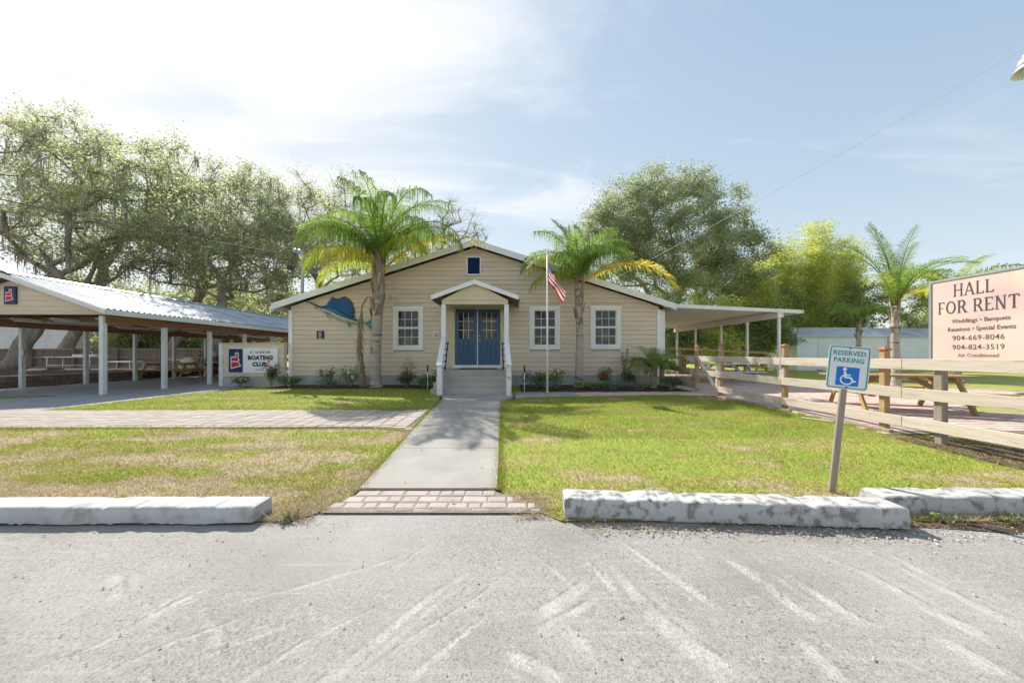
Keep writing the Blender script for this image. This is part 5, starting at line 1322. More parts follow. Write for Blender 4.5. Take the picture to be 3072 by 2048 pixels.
def serif_word(word, H, y_left, z, mat, par, x, xs):
    """strokes laid a hair apart in depth so none are coplanar; reads left to right along -Y"""
    m = MB(); cur = 0.0; lay = [0]
    thick, thin, se = .13, .07, .05
    def stroke(a, b, w):
        nonlocal m
        a = Vector(a); b = Vector(b); d = (b-a).normalized(); n = Vector((-d.y, d.x))*w/2; e = d*0.0
        q = [a+n-e, a-n-e, b-n+e, b+n+e]; lay[0] += 1; xx = x-.0015-lay[0]*.00004
        P = [(xx, y_left-(cur+p.x)*H*xs, z+p.y*H) for p in q]
        m.add(P, [(0, 1, 2, 3)])
    for ch in word:
        if ch == ' ': cur += .38; continue
        g = GL[ch]
        for a, b, hv in g[1]: stroke(a, b, thick if hv else thin)
        for (sx, sz) in g[2]:
            stroke((sx-.135, sz+(se/2 if sz == 0 else -se/2)), (sx+.135, sz+(se/2 if sz == 0 else -se/2)), se)
        for ex in g[3:]:
            if ex[0] == 'arc':
                _, cx, cz, rx, rz, t0, t1 = ex; n = 20; pr = None
                for i in range(n+1):
                    t = R(lerp(t0, t1, i/n)); p = (cx+rx*math.cos(t), cz+rz*math.sin(t))
                    if pr:
                        w = lerp(thin, thick*1.05, abs(math.cos(R(lerp(t0, t1, (i-.5)/n)))))
                        dx, dz = p[0]-pr[0], p[1]-pr[1]; stroke((pr[0]-dx*.1, pr[1]-dz*.1), (p[0]+dx*.1, p[1]+dz*.1), w)
                    pr = p
            else: stroke(ex[0], ex[1], thin)
        cur += g[0]+.06
        me = bpy.data.meshes.new('letter'); me.from_pydata(m.v, [], m.f); me.materials.append(mat); me.update(); mobj('letter', me, par); m = MB()
serif_word('HALL', .19, 5.26, 2.095, MT['ink_brown'], hs, HX, .76)
serif_word('FOR', .19, 5.45, 1.84, MT['ink_brown'], hs, HX, .765)
serif_word('RENT', .19, 5.45-2.84*.19*.765, 1.84, MT['ink_brown'], hs, HX, .765)
banner_text('Weddings \u2022 Banquets', .086, 4.965, 1.69, MT['ink_mid'], .0010, .82, 1.02)
banner_text('Reunions \u2022 Special Events', .086, 4.965, 1.565, MT['ink_mid'], .0010, .80, 1.02)
banner_text('904-669-8046', .105, 4.99, 1.425, MT['ink_mid'], .0004, .88, 1.08)
banner_text('904-824-3519', .105, 4.99, 1.285, MT['ink_mid'], .0004, .88, 1.08)
banner_text('Air Conditioned', .070, 4.985, 1.175, MT['ink_rose'], .0004, .95, 1.0)

# ------------------------------------------------------------------ reserved parking sign, leaning
ps = empty('parking_sign', (2.78, 2.97, gz(2.97)), rot=(R(-1.5), R(6.0), R(-16)), label='leaning reserved parking sign with wheelchair symbol on a grey post', cat='sign')
m = MB(); m.box((0, 0, .48), (.047, .032, 1.08)); m.build('post', MT['wood_grey'], ps, True, .005)
def rrect(w, h, r, n=6):
    P = []
    for cx, cz, a0 in ((w/2-r, h/2-r, 0), (-w/2+r, h/2-r, 90), (-w/2+r, -h/2+r, 180), (w/2-r, -h/2+r, 270)):
        for i in range(n+1): a = R(a0+90*i/n); P.append((cx+r*math.cos(a), cz+r*math.sin(a)))
    return P
SCZ = 1.095; W_, H_ = .295, .372
def pl(w, h, r, y0, y1, mat, nm, cz=SCZ, cx=0.0):
    m = MB(); m.prism([(x+cx, z+cz) for x, z in rrect(w, h, r)], 'y', y0, y1); return m.build(nm, mat, ps, True)
pl(W_, H_, .028, -.036, -.0335, MT['sign_grey'], 'panel')
# green border as a ring
o_, i_ = rrect(W_-.014, H_-.014, .024), rrect(W_-.032, H_-.032, .017)
m = MB(); n = len(o_)
m.add([(x, -.0372, z+SCZ) for x, z in o_]+[(x, -.0372, z+SCZ) for x, z in i_], [(k, (k+1) % n, n+(k+1) % n, n+k) for k in range(n)]); m.build('border', MT['teal'], ps, True)
for s, z in (('RESERVED', .105), ('PARKING', .045)):
    me = text_mesh(s, .056, MT['teal'], .0004, .0012, 'CENTER', .88, 1.06); o = mobj('lettering', me, ps, True); o.location = (-.002, -.0374, SCZ+z)
pl(.160, .160, .010, -.0378, -.0365, MT['sign_blue'], 'symbol_field', SCZ-.075)
# wheelchair figure
m = MB(); yy = -.0386
def sk(a, b, w, k):
    a = Vector(a); b = Vector(b); d = (b-a).normalized(); nn = Vector((-d.y, d.x))*w/2
    m.add([(p.x, yy-.00005*k, p.y+SCZ-.075) for p in (a+nn, a-nn, b-nn, b+nn)], [(0, 1, 2, 3)])
sk((-.022, .040), (-.014, -.012), .017, 1); sk((-.018, .012), (.022, .012), .012, 2); sk((-.016, -.010), (.026, -.010), .014, 3); sk((.024, -.008), (.044, -.046), .014, 4); sk((.040, -.044), (.062, -.036), .011, 5)
pr = None
for i in range(22):
    t = R(118+232*i/21); p = (-.004+.043*math.cos(t), -.028+.040*math.sin(t))
    if pr: sk(pr, p, .011, 6+i % 2)
    pr = p
pr = None
m.add([(-.024+.0145*math.cos(R(k*24)), yy-.0005, .060+.0145*math.sin(R(k*24))+SCZ-.075) for k in range(15)], [tuple(range(15))])
me = bpy.data.meshes.new('wheelchair_symbol'); me.from_pydata(m.v, [], m.f); me.materials.append(MT['sign_white']); me.update(); mobj('wheelchair_symbol', me, ps, True)
for z in (.168, -.168):
    m = MB(); m.lathe([(.007, 0), (.005, .004)], (0, -.0372, SCZ+z), 10, (R(90), 0, 0)); m.build('bolt', MT['black'], ps, True)

# ------------------------------------------------------------------ flagpole and flag
fp = empty('flagpole', (0.995, 9.62, G+.02), label='slim white flagpole standing on the path before the windows', cat='flagpole')
m = MB(); m.tube([(0, 0, 0), (0, 0, 2.2), (0, 0, 3.92)], [.029, .027, .022], 12); m.build('pole', MT['white'], fp, True)
m = MB(); m.lathe([(.012, 0), (.035, .03), (.035, .05), (.01, .08)], (0, 0, 3.92), 12); m.build('finial', MT['chrome'], fp, True)
m = MB(); m.lathe([(.06, 0), (.05, .05), (.036, .07)], (0, 0, 0), 12); m.build('base_collar', MT['galv'], fp, True)
fl = empty('flag', (1.03, 9.6, 3.2), label='limp stars and stripes flag hanging from the flagpole', cat='flag')
# limp cloth: hoist at the pole, fly end fallen down to the right in deep folds
NS, NT_ = 13, 26
def cloth(u, v):
    """u along the fly 0..1, v down the hoist 0..1"""
    hx, hz = 1.025, 3.86-.62*(v*.36 if v < .5 else .18+(v-.5)*1.64)
    L = 1.02*u
    drop = 0.50+0.36*u
    ang = R(-66+10*u-6*v)
    x = hx+L*math.cos(ang)*(.50+.36*u)+.02*v*u
    z = hz+L*math.sin(ang)*1.05+(v*.36*min(1, u*1.7))
    y = 9.60+.055*math.sin(v*9+u*3.2)*min(1, u*3)+.03*math.sin(u*11+v*4)*u
    x += .045*math.sin(v*7.5+1.2+u*2)*min(1, 2.5*u)
    return (x, y, z)
def cloth_part(name, u0, u1, v0, v1, mat, nu, nv, dy=0):
    V = [(lambda p: (p[0], p[1]-dy, p[2]))(cloth(lerp(u0, u1, i/nu), lerp(v0, v1, j/nv))) for j in range(nv+1) for i in range(nu+1)]
    F = [(j*(nu+1)+i, j*(nu+1)+i+1, (j+1)*(nu+1)+i+1, (j+1)*(nu+1)+i) for j in range(nv) for i in range(nu)]
    me = bpy.data.meshes.new(name); me.from_pydata(V, [], F); me.materials.append(mat); me.polygons.foreach_set('use_smooth', [True]*len(F)); me.update()
    return mobj(name, me, fl)
for k in range(13):
    cloth_part('stripe', .40 if k < 7 else 0, 1, k/13, (k+1)/13, MT['flag_red' if k % 2 == 0 else 'flag_white'], 22, 2)
cant = cloth_part('canton', 0, .40, 0, 7/13, MT['flag_blue'], 10, 10)
for r in range(9):
    for c in range(6 if r % 2 == 0 else 5):
        u = .035+.066*c+(0 if r % 2 == 0 else .033); v = .03+.056*r; x, y, z = cloth(u, v); s = .010; m = MB()
        m.add([(x+s*(1 if k % 2 == 0 else .42)*math.sin(k*math.pi/5), y-.004, z+s*(1 if k % 2 == 0 else .42)*math.cos(k*math.pi/5)) for k in range(10)], [tuple(range(10))])
        o = m.build('star', MT['flag_white'], cant)

# ------------------------------------------------------------------ street lamp at the upper right
sl = empty('yard_lamp', (9.6, 5.4, 0), label='grey yard lamp head on an arm at the top right corner', cat='lamp')
lx, ly, lz = 7.66, 5.08, 5.48
def lp(prof, z, mat, nm): m = MB(); m.lathe([(a*.66, b*.66) for a, b in prof], (lx, ly, z), 20, (R(-8), R(10), 0)); m.build(nm, mat, sl)
lp([(.05, .20), (.055, .28), (.05, .33), (.02, .34)], lz, MT['lamp_body'], 'photocell')
lp([(.135, .02), (.13, .10), (.11, .19), (.06, .20)], lz, MT['lamp_body'], 'housing')
lp([(.135, .015), (.215, -.13), (.205, -.13), (.125, .01)], lz, MT['white'], 'reflector')
lp([(.05, .0), (.085, -.06), (.08, -.13), (.04, -.17)], lz, MT['bulb'], 'bulb')
m = MB(); m.tube([(lx+.1, ly, lz+.12), (8.6, 5.25, 5.65), (9.6, 5.4, 5.6)], .03, 8); m.build('arm', MT['galv'], sl)
m = MB(); m.tube([(9.6, 5.4, 0), (9.6, 5.4, 7.2)], [.14, .11], 12); m.build('pole', MT['wood_grey'], sl)

# ------------------------------------------------------------------ metal sheds
def shed(name, x0, x1, y0, y1, ze, zr, label, door):
    s = empty(name, ((x0+x1)/2, y0, G), label=label, cat='shed')
    ym = (y0+y1)/2
    m = MB(); m.prism([(y0, 0), (y1, 0), (y1, ze), (ym, zr), (y0, ze)], 'x', x0+.03, x1-.03); b = m.build('wall', MT['shed'], s)
    z = .2
    while z < ze-.1:
        m = MB(); lap_board(m, x0+.04, x1-.04, z, z+.20, y0, None, .03); m.build('siding_panel', MT['shed'], b)
        zz = min(z+.20, ze); V = [(x0+.005, y0+.02, z), (x0+.005, y1-.02, z), (x0+.026, y1-.02, zz), (x0+.026, y0+.02, zz)]
        m = MB(); m.add(V, [(0, 1, 2, 3)]); m.build('siding_panel', MT['shed'], b); z += .2
    m = MB(); m.prism([(y0-.12, ze-.03), (ym, zr+.05), (y1+.12, ze-.03), (y1+.12, ze-.09), (ym, zr-.01), (y0-.12, ze-.09)], 'x', x0-.08, x1+.08); m.build('roof', MT['metal_roof'], s)
    for x in (x0-.02, x1-.06):
        m = MB(); m.b2(x, x+.08, y0-.05, y0+.04, .1, ze-.1); m.build('corner_trim', MT['white'], s)
    if door:
        m = MB(); m.b2(door[0], door[1], y0-.045, y0-.03, .15, ze-.25); d = m.build('door', MT['shed'], s)
        m = MB(); m.b2(door[1]-.2, door[1]-.12, y0-.08, y0-.046, 1.1, 1.25); m.build('handle', MT['black'], d)
    for x in (x0+1.5, x0+2.6, x1-2):
        m = MB(); m.b2(x, x+.4, y0-.02, y0+.3, 0, .19); m.build('foundation_block', MT['concrete'], s)
    return s
shed('metal_shed', 20.85, 27.4, 25, 27.8, 2.62, 3.28, 'long pale metal shed with gable roof behind the patio', (22.4, 24.9))
shed('second_metal_shed', 28.3, 36.5, 25.6, 28.4, 2.62, 3.28, 'second pale metal shed behind the hall for rent sign', None)
# ------------------------------------------------------------------ vegetation
def leaf_quads(P, size, rg, up=0.35, aspect=0.5, fold=0.0):
    """one small leaf (a bent quad) per point: vertices and faces"""
    n = len(P)
    nrm = rg.normal(0, 1, (n, 3)); nrm[:, 2] = np.abs(nrm[:, 2])+up; nrm /= np.linalg.norm(nrm, axis=1)[:, None]
    d = rg.normal(0, 1, (n, 3)); d -= nrm*np.sum(d*nrm, 1)[:, None]; d /= np.linalg.norm(d, axis=1)[:, None]
    s = np.cross(nrm, d); L = (size*rg.uniform(.65, 1.35, n))[:, None]
    a, b = P-d*L*.5, P+d*L*.5; w = s*L*aspect*.5
    V = np.stack([a, P+w-nrm*L*.06, b, P-w-nrm*L*.06], 1).reshape(-1, 3)
    return V, np.arange(4*n).reshape(-1, 4)

def tubes_np(A, B, ra, rb, k):
    """many independent tapered segments at once"""
    n = len(A); d = B-A; L = np.linalg.norm(d, axis=1); d = d/np.maximum(L, 1e-6)[:, None]
    h = np.where(np.abs(d[:, 2:3]) < .9, np.array([[0, 0, 1.]]), np.array([[1., 0, 0]]))
    u = np.cross(d, h); u /= np.linalg.norm(u, axis=1)[:, None]; w = np.cross(d, u)
    V = np.zeros((n, 2*k, 3))
    for i in range(k):
        t = 2*np.pi*i/k; o = u*np.cos(t)+w*np.sin(t)
        V[:, i] = A+o*ra[:, None]; V[:, k+i] = B+o*rb[:, None]
    base = (np.arange(n)*2*k)[:, None]
    F = np.concatenate([base+np.array([[i, (i+1) % k, k+(i+1) % k, k+i]]) for i in range(k)], 0)
    return V.reshape(-1, 3), F

def join_np(parts):
    V = []; F = []; b = 0
    for v, f in parts: V.append(v); F.append(f+b); b += len(v)
    return np.concatenate(V), np.concatenate(F)

LEAFK, LEAFN = 1.15, 1.32
def tree(name, label, group, base, fork, crowns, nclump, leaves, leaf_size, mat_leaf, seed, sigma=.55, twigs=10, trunk_r=.4,
         bare=0.0, moss=0, shell=.55, gnarl=.22, cat='tree', flatten=.65, tip_r=.011, tw_len=.55, expo=2.35, second=None):
    """trunk and limbs grown to reach leaf clumps spread through the crown volume; each clump carries its own leaves"""
    rg = np.random.default_rng(seed)
    t = empty(name, base, label=label, cat=cat, group=group)
    C = []
    tot = sum(c[3]*c[4]*c[5] for c in crowns)
    for (cx, cy, cz, rx, ry, rz) in crowns:
        m = max(3, int(nclump*(rx*ry*rz)/tot))
        v = rg.normal(0, 1, (m, 3)); v /= np.linalg.norm(v, axis=1)[:, None]
        r = (shell+(1-shell)*rg.random(m))*rg.uniform(.82, 1.12, m)
        q = np.stack([cx+v[:, 0]*r*rx, cy+v[:, 1]*r*ry, cz+v[:, 2]*r*rz], 1); C.append(q)
    C = np.concatenate(C); base = np.array(base, float); fork = np.array(fork, float)
    N = [base]; par = [-1]; plen = [0.0]
    k = 6
    for i in range(1, k+1):
        p = base+(fork-base)*i/k+rg.normal(0, .05, 3)*np.array([1, 1, .2]); N.append(p); par.append(len(N)-2); plen.append(plen[-1]+.5)
    first = len(N)-1
    order = np.argsort(np.linalg.norm((C-fork)*np.array([1, 1, .8]), axis=1))
    tips = []
    for ci in order:
        c = C[ci]; A = np.array(N[first-1:]); pl = np.array(plen[first-1:])
        d = np.linalg.norm(A-c, axis=1); cost = d+.28*pl
        # prefer joints below the clump
        cost += .6*np.maximum(0, A[:, 2]-c[2])
        j = int(np.argmin(cost)); pj = first-1+j; p0 = N[pj]; dist = np.linalg.norm(c-p0)
        m = max(1, int(dist/.75)); bow = rg.normal(0, gnarl*min(1.2, dist*.35), 3); bow[2] += .10*dist
        prev = pj
        for s in range(1, m+1):
            tt = s/m; q = p0+(c-p0)*tt+bow*math.sin(math.pi*tt)+(rg.normal(0, gnarl*.32, 3) if s < m else 0)
            N.append(q); par.append(prev); plen.append(plen[prev]+dist/m); prev = len(N)-1
        tips.append(prev)
    N = np.array(N); n = len(N); cnt = np.zeros(n)
    for i in tips: cnt[i] += 1
    for i in range(n-1, 0, -1): cnt[par[i]] += cnt[i]
    rad = tip_r+(trunk_r*.82-tip_r)*(cnt/cnt[first-1])**.66
    for i in range(first+1): rad[i] = trunk_r*(1.0+.45*max(0, 1-i/1.6)-.14*i/first)
    tb = MB(); tp = []; trr = []
    for i in range(first+1):
        tp.append(Vector(N[i])); trr.append(float(rad[i]))
    tb.tube(tp, trr, 14)
    tme = tb.mesh('trunk_base', MT['bark']); mobj('trunk_base', tme, t)
    e = np.arange(first+1, n); pa = np.array(par[first+1:]); A, B = N[pa], N[e]; ra, rb = np.minimum(rad[pa], rad[e]*1.35+.006), rad[e]
    big = rb > .05
    parts = []
    if big.any(): parts.append(tubes_np(A[big], B[big], ra[big]*1.0, rb[big], 8))
    if (~big).any(): parts.append(tubes_np(A[~big], B[~big], ra[~big], rb[~big], 4))
    # twigs
    TP = N[tips]; m = len(TP)*twigs
    a = np.repeat(TP, twigs, 0)+rg.normal(0, .05, (m, 3)); dv = rg.normal(0, 1, (m, 3)); dv[:, 2] = np.abs(dv[:, 2])*.7; dv /= np.linalg.norm(dv, axis=1)[:, None]
    l1 = tw_len*rg.uniform(.5, 1.3, m)[:, None]; mid = a+dv*l1*.5+rg.normal(0, .05, (m, 3)); b = a+dv*l1+rg.normal(0, .10, (m, 3))
    r_ = np.full(m, .010); parts += [tubes_np(a, mid, r_, r_*.75, 3), tubes_np(mid, b, r_*.75, r_*.35, 3)]
    V, F = join_np(parts); mobj('trunk', np_mesh('trunk', V, F, MT['bark'], True), t)
    # leaves around twig ends
    keep = rg.random(len(TP)) >= bare
    src = np.concatenate([b.reshape(len(TP), twigs, 3)[keep].reshape(-1, 3), mid.reshape(len(TP), twigs, 3)[keep].reshape(-1, 3)])
    if len(src):
        per = max(1, int(round(leaves*LEAFN*keep.sum()/len(src))))
        P = np.repeat(src, per, 0)+rg.normal(0, 1, (len(src)*per, 3))*np.array([sigma*.5, sigma*.5, sigma*.5*flatten])
        V, F = leaf_quads(P, leaf_size*LEAFK, rg, aspect=.55); mobj('crown', np_mesh('crown', V, F, mat_leaf), t)
    if moss:
        cand = N[(rad < .16) & (N[:, 2] > fork[2]-.5)]; S = cand[rg.integers(0, len(cand), moss)]
        VV = []; FF = []; b0 = 0
        for s in S:
            Lm = rg.uniform(.4, 1.5)
            for _ in range(9):
                o = s+np.array([rg.normal(0, .10), rg.normal(0, .10), -rg.random()*.15]); w = rg.uniform(.010, .022); az = rg.random()*6.28; l_ = Lm*rg.uniform(.4, 1.1); ux, uy = math.cos(az)*w, math.sin(az)*w
                j1, j2 = rg.normal(0, .03, 2), rg.normal(0, .05, 2)
                VV += [o+[ux, uy, 0], o-[ux, uy, 0], o+[-ux+j1[0], -uy+j1[1], -l_*.5], o+[ux+j1[0], uy+j1[1], -l_*.5], o+[j2[0]-ux*.2, j2[1]-uy*.2, -l_], o+[j2[0]+ux*.2, j2[1]+uy*.2, -l_]]
                FF += [(b0, b0+1, b0+2, b0+3), (b0+3, b0+2, b0+4, b0+5)]; b0 += 6
        mobj('moss', np_mesh('moss', np.array(VV), np.array(FF), MT['moss']), t)['kind'] = 'stuff'
    return t

GO = 'live oaks behind the pavilion'
tree('oak_tree', 'massive mossy live oak at the far left edge behind the pavilion', GO, (-25.9, 17.6, .4), (-24.6, 17.9, 3.4), [(-24.5, 18.5, 9.6, 5.6, 3.6, 4.4), (-20.5, 18.6, 8.2, 3.6, 3, 3.2)], 210, 105, .115, MT['leaf_oak'], 1, trunk_r=.36, moss=130)
tree('oak_tree', 'leaning live oak whose trunk crosses the white house', GO, (-30.2, 22.4, .1), (-26.2, 22.0, 6.2), [(-25.5, 22, 12.0, 5.4, 4, 4.2), (-21, 22.4, 10.6, 4.2, 3.4, 3.4)], 210, 95, .125, MT['leaf_oak'], 2, trunk_r=.33, moss=110)
tree('oak_tree', 'broad live oak rising behind the middle of the pavilion roof', GO, (-25.2, 24.5, .1), (-22.6, 24, 4.4), [(-19.4, 24, 10.6, 4.8, 3.8, 4.0), (-15.6, 24, 8.2, 3.4, 3, 3.0)], 190, 95, .125, MT['leaf_oak'], 3, trunk_r=.30, moss=110)
tree('oak_tree', 'mossy live oak with curving limbs just left of the club sign', GO, (-19.4, 21.6, .1), (-18.2, 21.6, 3.6), [(-16.6, 21.8, 7.6, 4.0, 3, 3.2), (-20.5, 21.5, 7.8, 3, 2.6, 2.8), (-16.2, 18.4, 8.2, 2.6, 2.0, 1.8)], 150, 85, .12, MT['leaf_oak'], 4, trunk_r=.30, moss=100)
tree('oak_tree', 'thinning oak with bare upright tips behind the service mast', GO, (-15.8, 26, .1), (-14.9, 26, 4.2), [(-14.4, 26, 10.4, 4.4, 3, 4.6)], 170, 75, .12, MT['leaf_oak'], 5, trunk_r=.30, moss=40, bare=.12, twigs=13, tw_len=.8)
tree('oak_tree', 'sparse oak with bare branches rising behind the tall palm', GO, (-11.6, 27.5, .1), (-10.9, 27.5, 4.0), [(-10.2, 27.5, 9.9, 4.2, 3, 4.4)], 150, 55, .12, MT['leaf_oak'], 6, trunk_r=.28, moss=22, bare=.3, twigs=14, tw_len=.85)
tree('bare_tree', 'leafless tree top showing above the left roof slope', 'leafless trees', (-4.9, 28.5, .1), (-4.8, 28.5, 4.5), [(-4.6, 28.5, 9.6, 2.6, 2, 4.6)], 110, 8, .10, MT['leaf_oak'], 7, trunk_r=.26, bare=.9, twigs=15, tw_len=1.0, tip_r=.022)
tree('oak_tree', 'big grey-green oak behind the right end of the clubhouse', 'oaks right of the clubhouse', (13.6, 28, .1), (12.8, 28, 5.6), [(13.4, 28, 11.6, 7.0, 4, 4.6), (7.0, 28, 9.4, 3.8, 3, 3.6), (18.0, 28, 8.8, 3.2, 3, 3.0), (11.5, 28.4, 7.2, 4.5, 3, 2.4), (9.5, 27.5, 12.0, 4.0, 3, 2.6)], 470, 190, .13, MT['leaf_oak2'], 8, trunk_r=.45, moss=25, sigma=.62)
tree('oak_tree', 'darker oak filling the gap over the patio cover', 'oaks right of the clubhouse', (19.6, 31, .1), (19.4, 31, 3.5), [(19.0, 31, 7.6, 4.2, 3, 3.6)], 120, 130, .14, MT['leaf_bush'], 9, trunk_r=.30, sigma=.62)

def bush(name, label, group, base, crowns, nclump, leaves, leaf, mat, seed, cat='bush', tr=.08, sigma=.5, tw=9):
    return tree(name, label, group, base, (base[0], base[1], base[2]+max(.15, crowns[0][2]*.18)), crowns, nclump, leaves, leaf, mat, seed, sigma=sigma, twigs=tw, trunk_r=tr, cat=cat, shell=.35)
GB = 'bushes behind the patio'
bush('bush', 'glossy dark bush seen between the patio cover posts, nearest the wall', GB, (12.2, 24.2, .1), [(12.2, 24.2, 2.6, 1.9, 1.4, 2.3)], 60, 120, .15, MT['leaf_bush'], 21)
bush('bush', 'yellow-flecked bush in the middle behind the patio cover', GB, (15.1, 25.0, .1), [(15.1, 25, 2.9, 2.0, 1.5, 2.6)], 60, 120, .15, MT['leaf_bamboo'], 22)
bush('bush', 'dense dark bush just left of the metal shed', GB, (18.2, 25.4, .1), [(18.2, 25.4, 2.8, 2.2, 1.6, 2.6)], 70, 120, .15, MT['leaf_bush'], 23)
bush('bush', 'tall dark bush mass behind the metal shed roof', GB, (22.5, 30.5, .1), [(22.5, 30.5, 4.2, 3.4, 2, 3.6)], 90, 120, .16, MT['leaf_bush'], 24, tr=.15)
bush('bush', 'green bush between the two sheds behind the right palm', GB, (30.4, 31, .1), [(30.4, 31, 4.4, 3.2, 2, 3.8)], 80, 120, .16, MT['leaf_far'], 25, tr=.15)
bush('bush', 'loose green bush rising behind the hall sign', GB, (35.8, 30, .1), [(35.8, 30, 5.2, 3.6, 2, 3.8)], 80, 110, .16, MT['leaf_far'], 26, tr=.15)
bush('bush', 'pale bush far beyond the second shed', GB, (41.5, 31, .1), [(41.5, 31, 4.2, 3.6, 2, 3.6)], 70, 110, .16, MT['leaf_far'], 27, tr=.15)
def bamboo(label, base, h, spread, n, seed):
    rg = np.random.default_rng(seed); t = empty('bamboo_clump', base, label=label, cat='bamboo', group='bamboo clumps behind the shed')
    A = []; B = []; ra = []; rb = []; LP = []; bx = np.array(base)
    for _ in range(n):
        az = rg.random()*6.28; lean = rg.uniform(.05, .32)*spread; H = h*rg.uniform(.62, 1.06); p = bx+np.array([rg.normal(0, .5), rg.normal(0, .4), 0]); prev = p
        for s in range(1, 11):
            f = s/10; q = p+np.array([math.cos(az)*lean*f**2.2*H*.35, math.sin(az)*lean*f**2.2*H*.35, H*f*(1-.10*lean*f*f)])
            A.append(prev); B.append(q); ra.append(.035*(1-f)+.010); rb.append(.035*(1-f-.1)+.010); prev = q
            if s >= 3:
                m = 26; c = q+rg.normal(0, 1, (m, 3))*np.array([.62, .55, .32])*(1.25-.5*f); LP.append(np.repeat(c, 7, 0)+rg.normal(0, .14, (m*7, 3)))
    V, F = tubes_np(np.array(A), np.array(B), np.array(ra), np.maximum(.006, np.array(rb)), 5); mobj('culms', np_mesh('culms', V, F, MT['palm_lime'], True), t)['kind'] = 'stuff'
    P = np.concatenate(LP); V, F = leaf_quads(P, .20, rg, .2, .28); mobj('foliage', np_mesh('foliage', V, F, MT['leaf_bamboo']), t)
bamboo('tall yellow-green bamboo clump directly above the metal shed, left one', (24.6, 31.5, .1), 11.6, 1.0, 26, 31)
bamboo('tallest yellow-green bamboo clump, in the middle above the shed', (28.2, 31.5, .1), 12.6, .9, 28, 32)
bamboo('right-hand bamboo clump with nodding tips', (31.0, 32.0, .1), 11.4, 1.1, 24, 33)
bamboo('broad bamboo clump filling between the two tall ones', (26.4, 32.5, .1), 10.8, 1.2, 26, 35)
bamboo('bushy bamboo clump left above the shed gable', (22.8, 32.5, .1), 9.6, 1.2, 24, 36)
bamboo('shorter bamboo clump close behind the end of the patio cover', (21.2, 29.5, .1), 7.4, 1.0, 22, 34)
GL_ = 'bushes beyond the privacy fence'
for i, (x, y, rx, rz, lab, mt_) in enumerate(((-34, 30, 2.4, 2.2, 'green bush beyond the fence beside the white house', 'leaf_far'), (-29.6, 27, 2.2, 1.8, 'light green bush beyond the fence in the middle', 'leaf_far'), (-25.6, 28, 2.4, 2.2, 'darker bush beyond the fence left of the tall panel', 'leaf_bush'),
      (-21.4, 26.5, 2.3, 2.4, 'bright bush beyond the tall fence panel', 'leaf_far'), (-16.9, 28.5, 2.6, 2.6, 'bush seen through the far end of the pavilion', 'leaf_bush'), (-12.4, 29.5, 2.4, 2.4, 'bush behind the low sign wall at the clubhouse corner', 'leaf_far'))):
    bush('bush', lab, GL_, (x, y, .1), [(x, y, .4+rz, rx, 1.6, rz)], 55, 110, .15, MT[mt_], 40+i)
GT = 'trees of the dense wood behind the pavilion'
for i, (x, y, rx, z0, z1, lab, mt_) in enumerate(((-41, 33, 4.5, 1.0, 9.5, 'background tree left of the white house gable', 'leaf_far'), (-32, 35, 4.2, 1.0, 10, 'background tree right of the white house', 'leaf_far'), (-26, 31, 3.6, .8, 8.5, 'background tree over the middle of the privacy fence', 'leaf_oak'), (-21, 33, 3.8, .8, 9, 'background tree over the tall fence panel', 'leaf_far'),
      (-16.5, 32, 3.4, .8, 8, 'background tree filling the far end of the pavilion', 'leaf_oak'), (-12.2, 33, 3.4, .8, 8.5, 'background tree behind the service mast', 'leaf_far'), (-29, 26.5, 2.6, .6, 6.5, 'slender background tree just behind the privacy fence', 'leaf_oak'), (-22.5, 27.5, 2.6, .6, 6.5, 'leafy background tree behind the pavilion ridge', 'leaf_far'), (-8.6, 34, 3.2, .8, 7.5, 'background tree hidden behind the clubhouse roof', 'leaf_far'))):
    bush('background_tree', lab, GT, (x, y, .1), [(x, y, (z0+z1)/2, rx, 2.2, (z1-z0)/2)], 110, 120, .17, MT[mt_], 60+i, cat='tree', tr=.16, sigma=.7, tw=8)
# far woods closing the horizon (one mass)
rg = np.random.default_rng(77); P = []
for i in range(150):
    x = rg.uniform(-120, 120); 
    if -34 < x < 34 and rg.random() < .3: continue
    y = 52+rg.random()*22+abs(x)*.05; h = rg.uniform(5, 9.5)*(.75 if x > 10 else 1); n = 420
    v = rg.normal(0, 1, (n, 3)); v /= np.linalg.norm(v, axis=1)[:, None]; P.append(np.array([x, y, h*.52])+v*np.array([rg.uniform(3.5, 6), 3, h*.52])*(.55+.45*rg.random((n, 1))))
P = np.concatenate(P); V, F = leaf_quads(P, .75, rg, .3, .6)
tag(mobj('far_woods', np_mesh('far_woods', V, F, MT['leaf_far'])), 'far green woods closing the view behind everything', 'woods', kind='stuff')

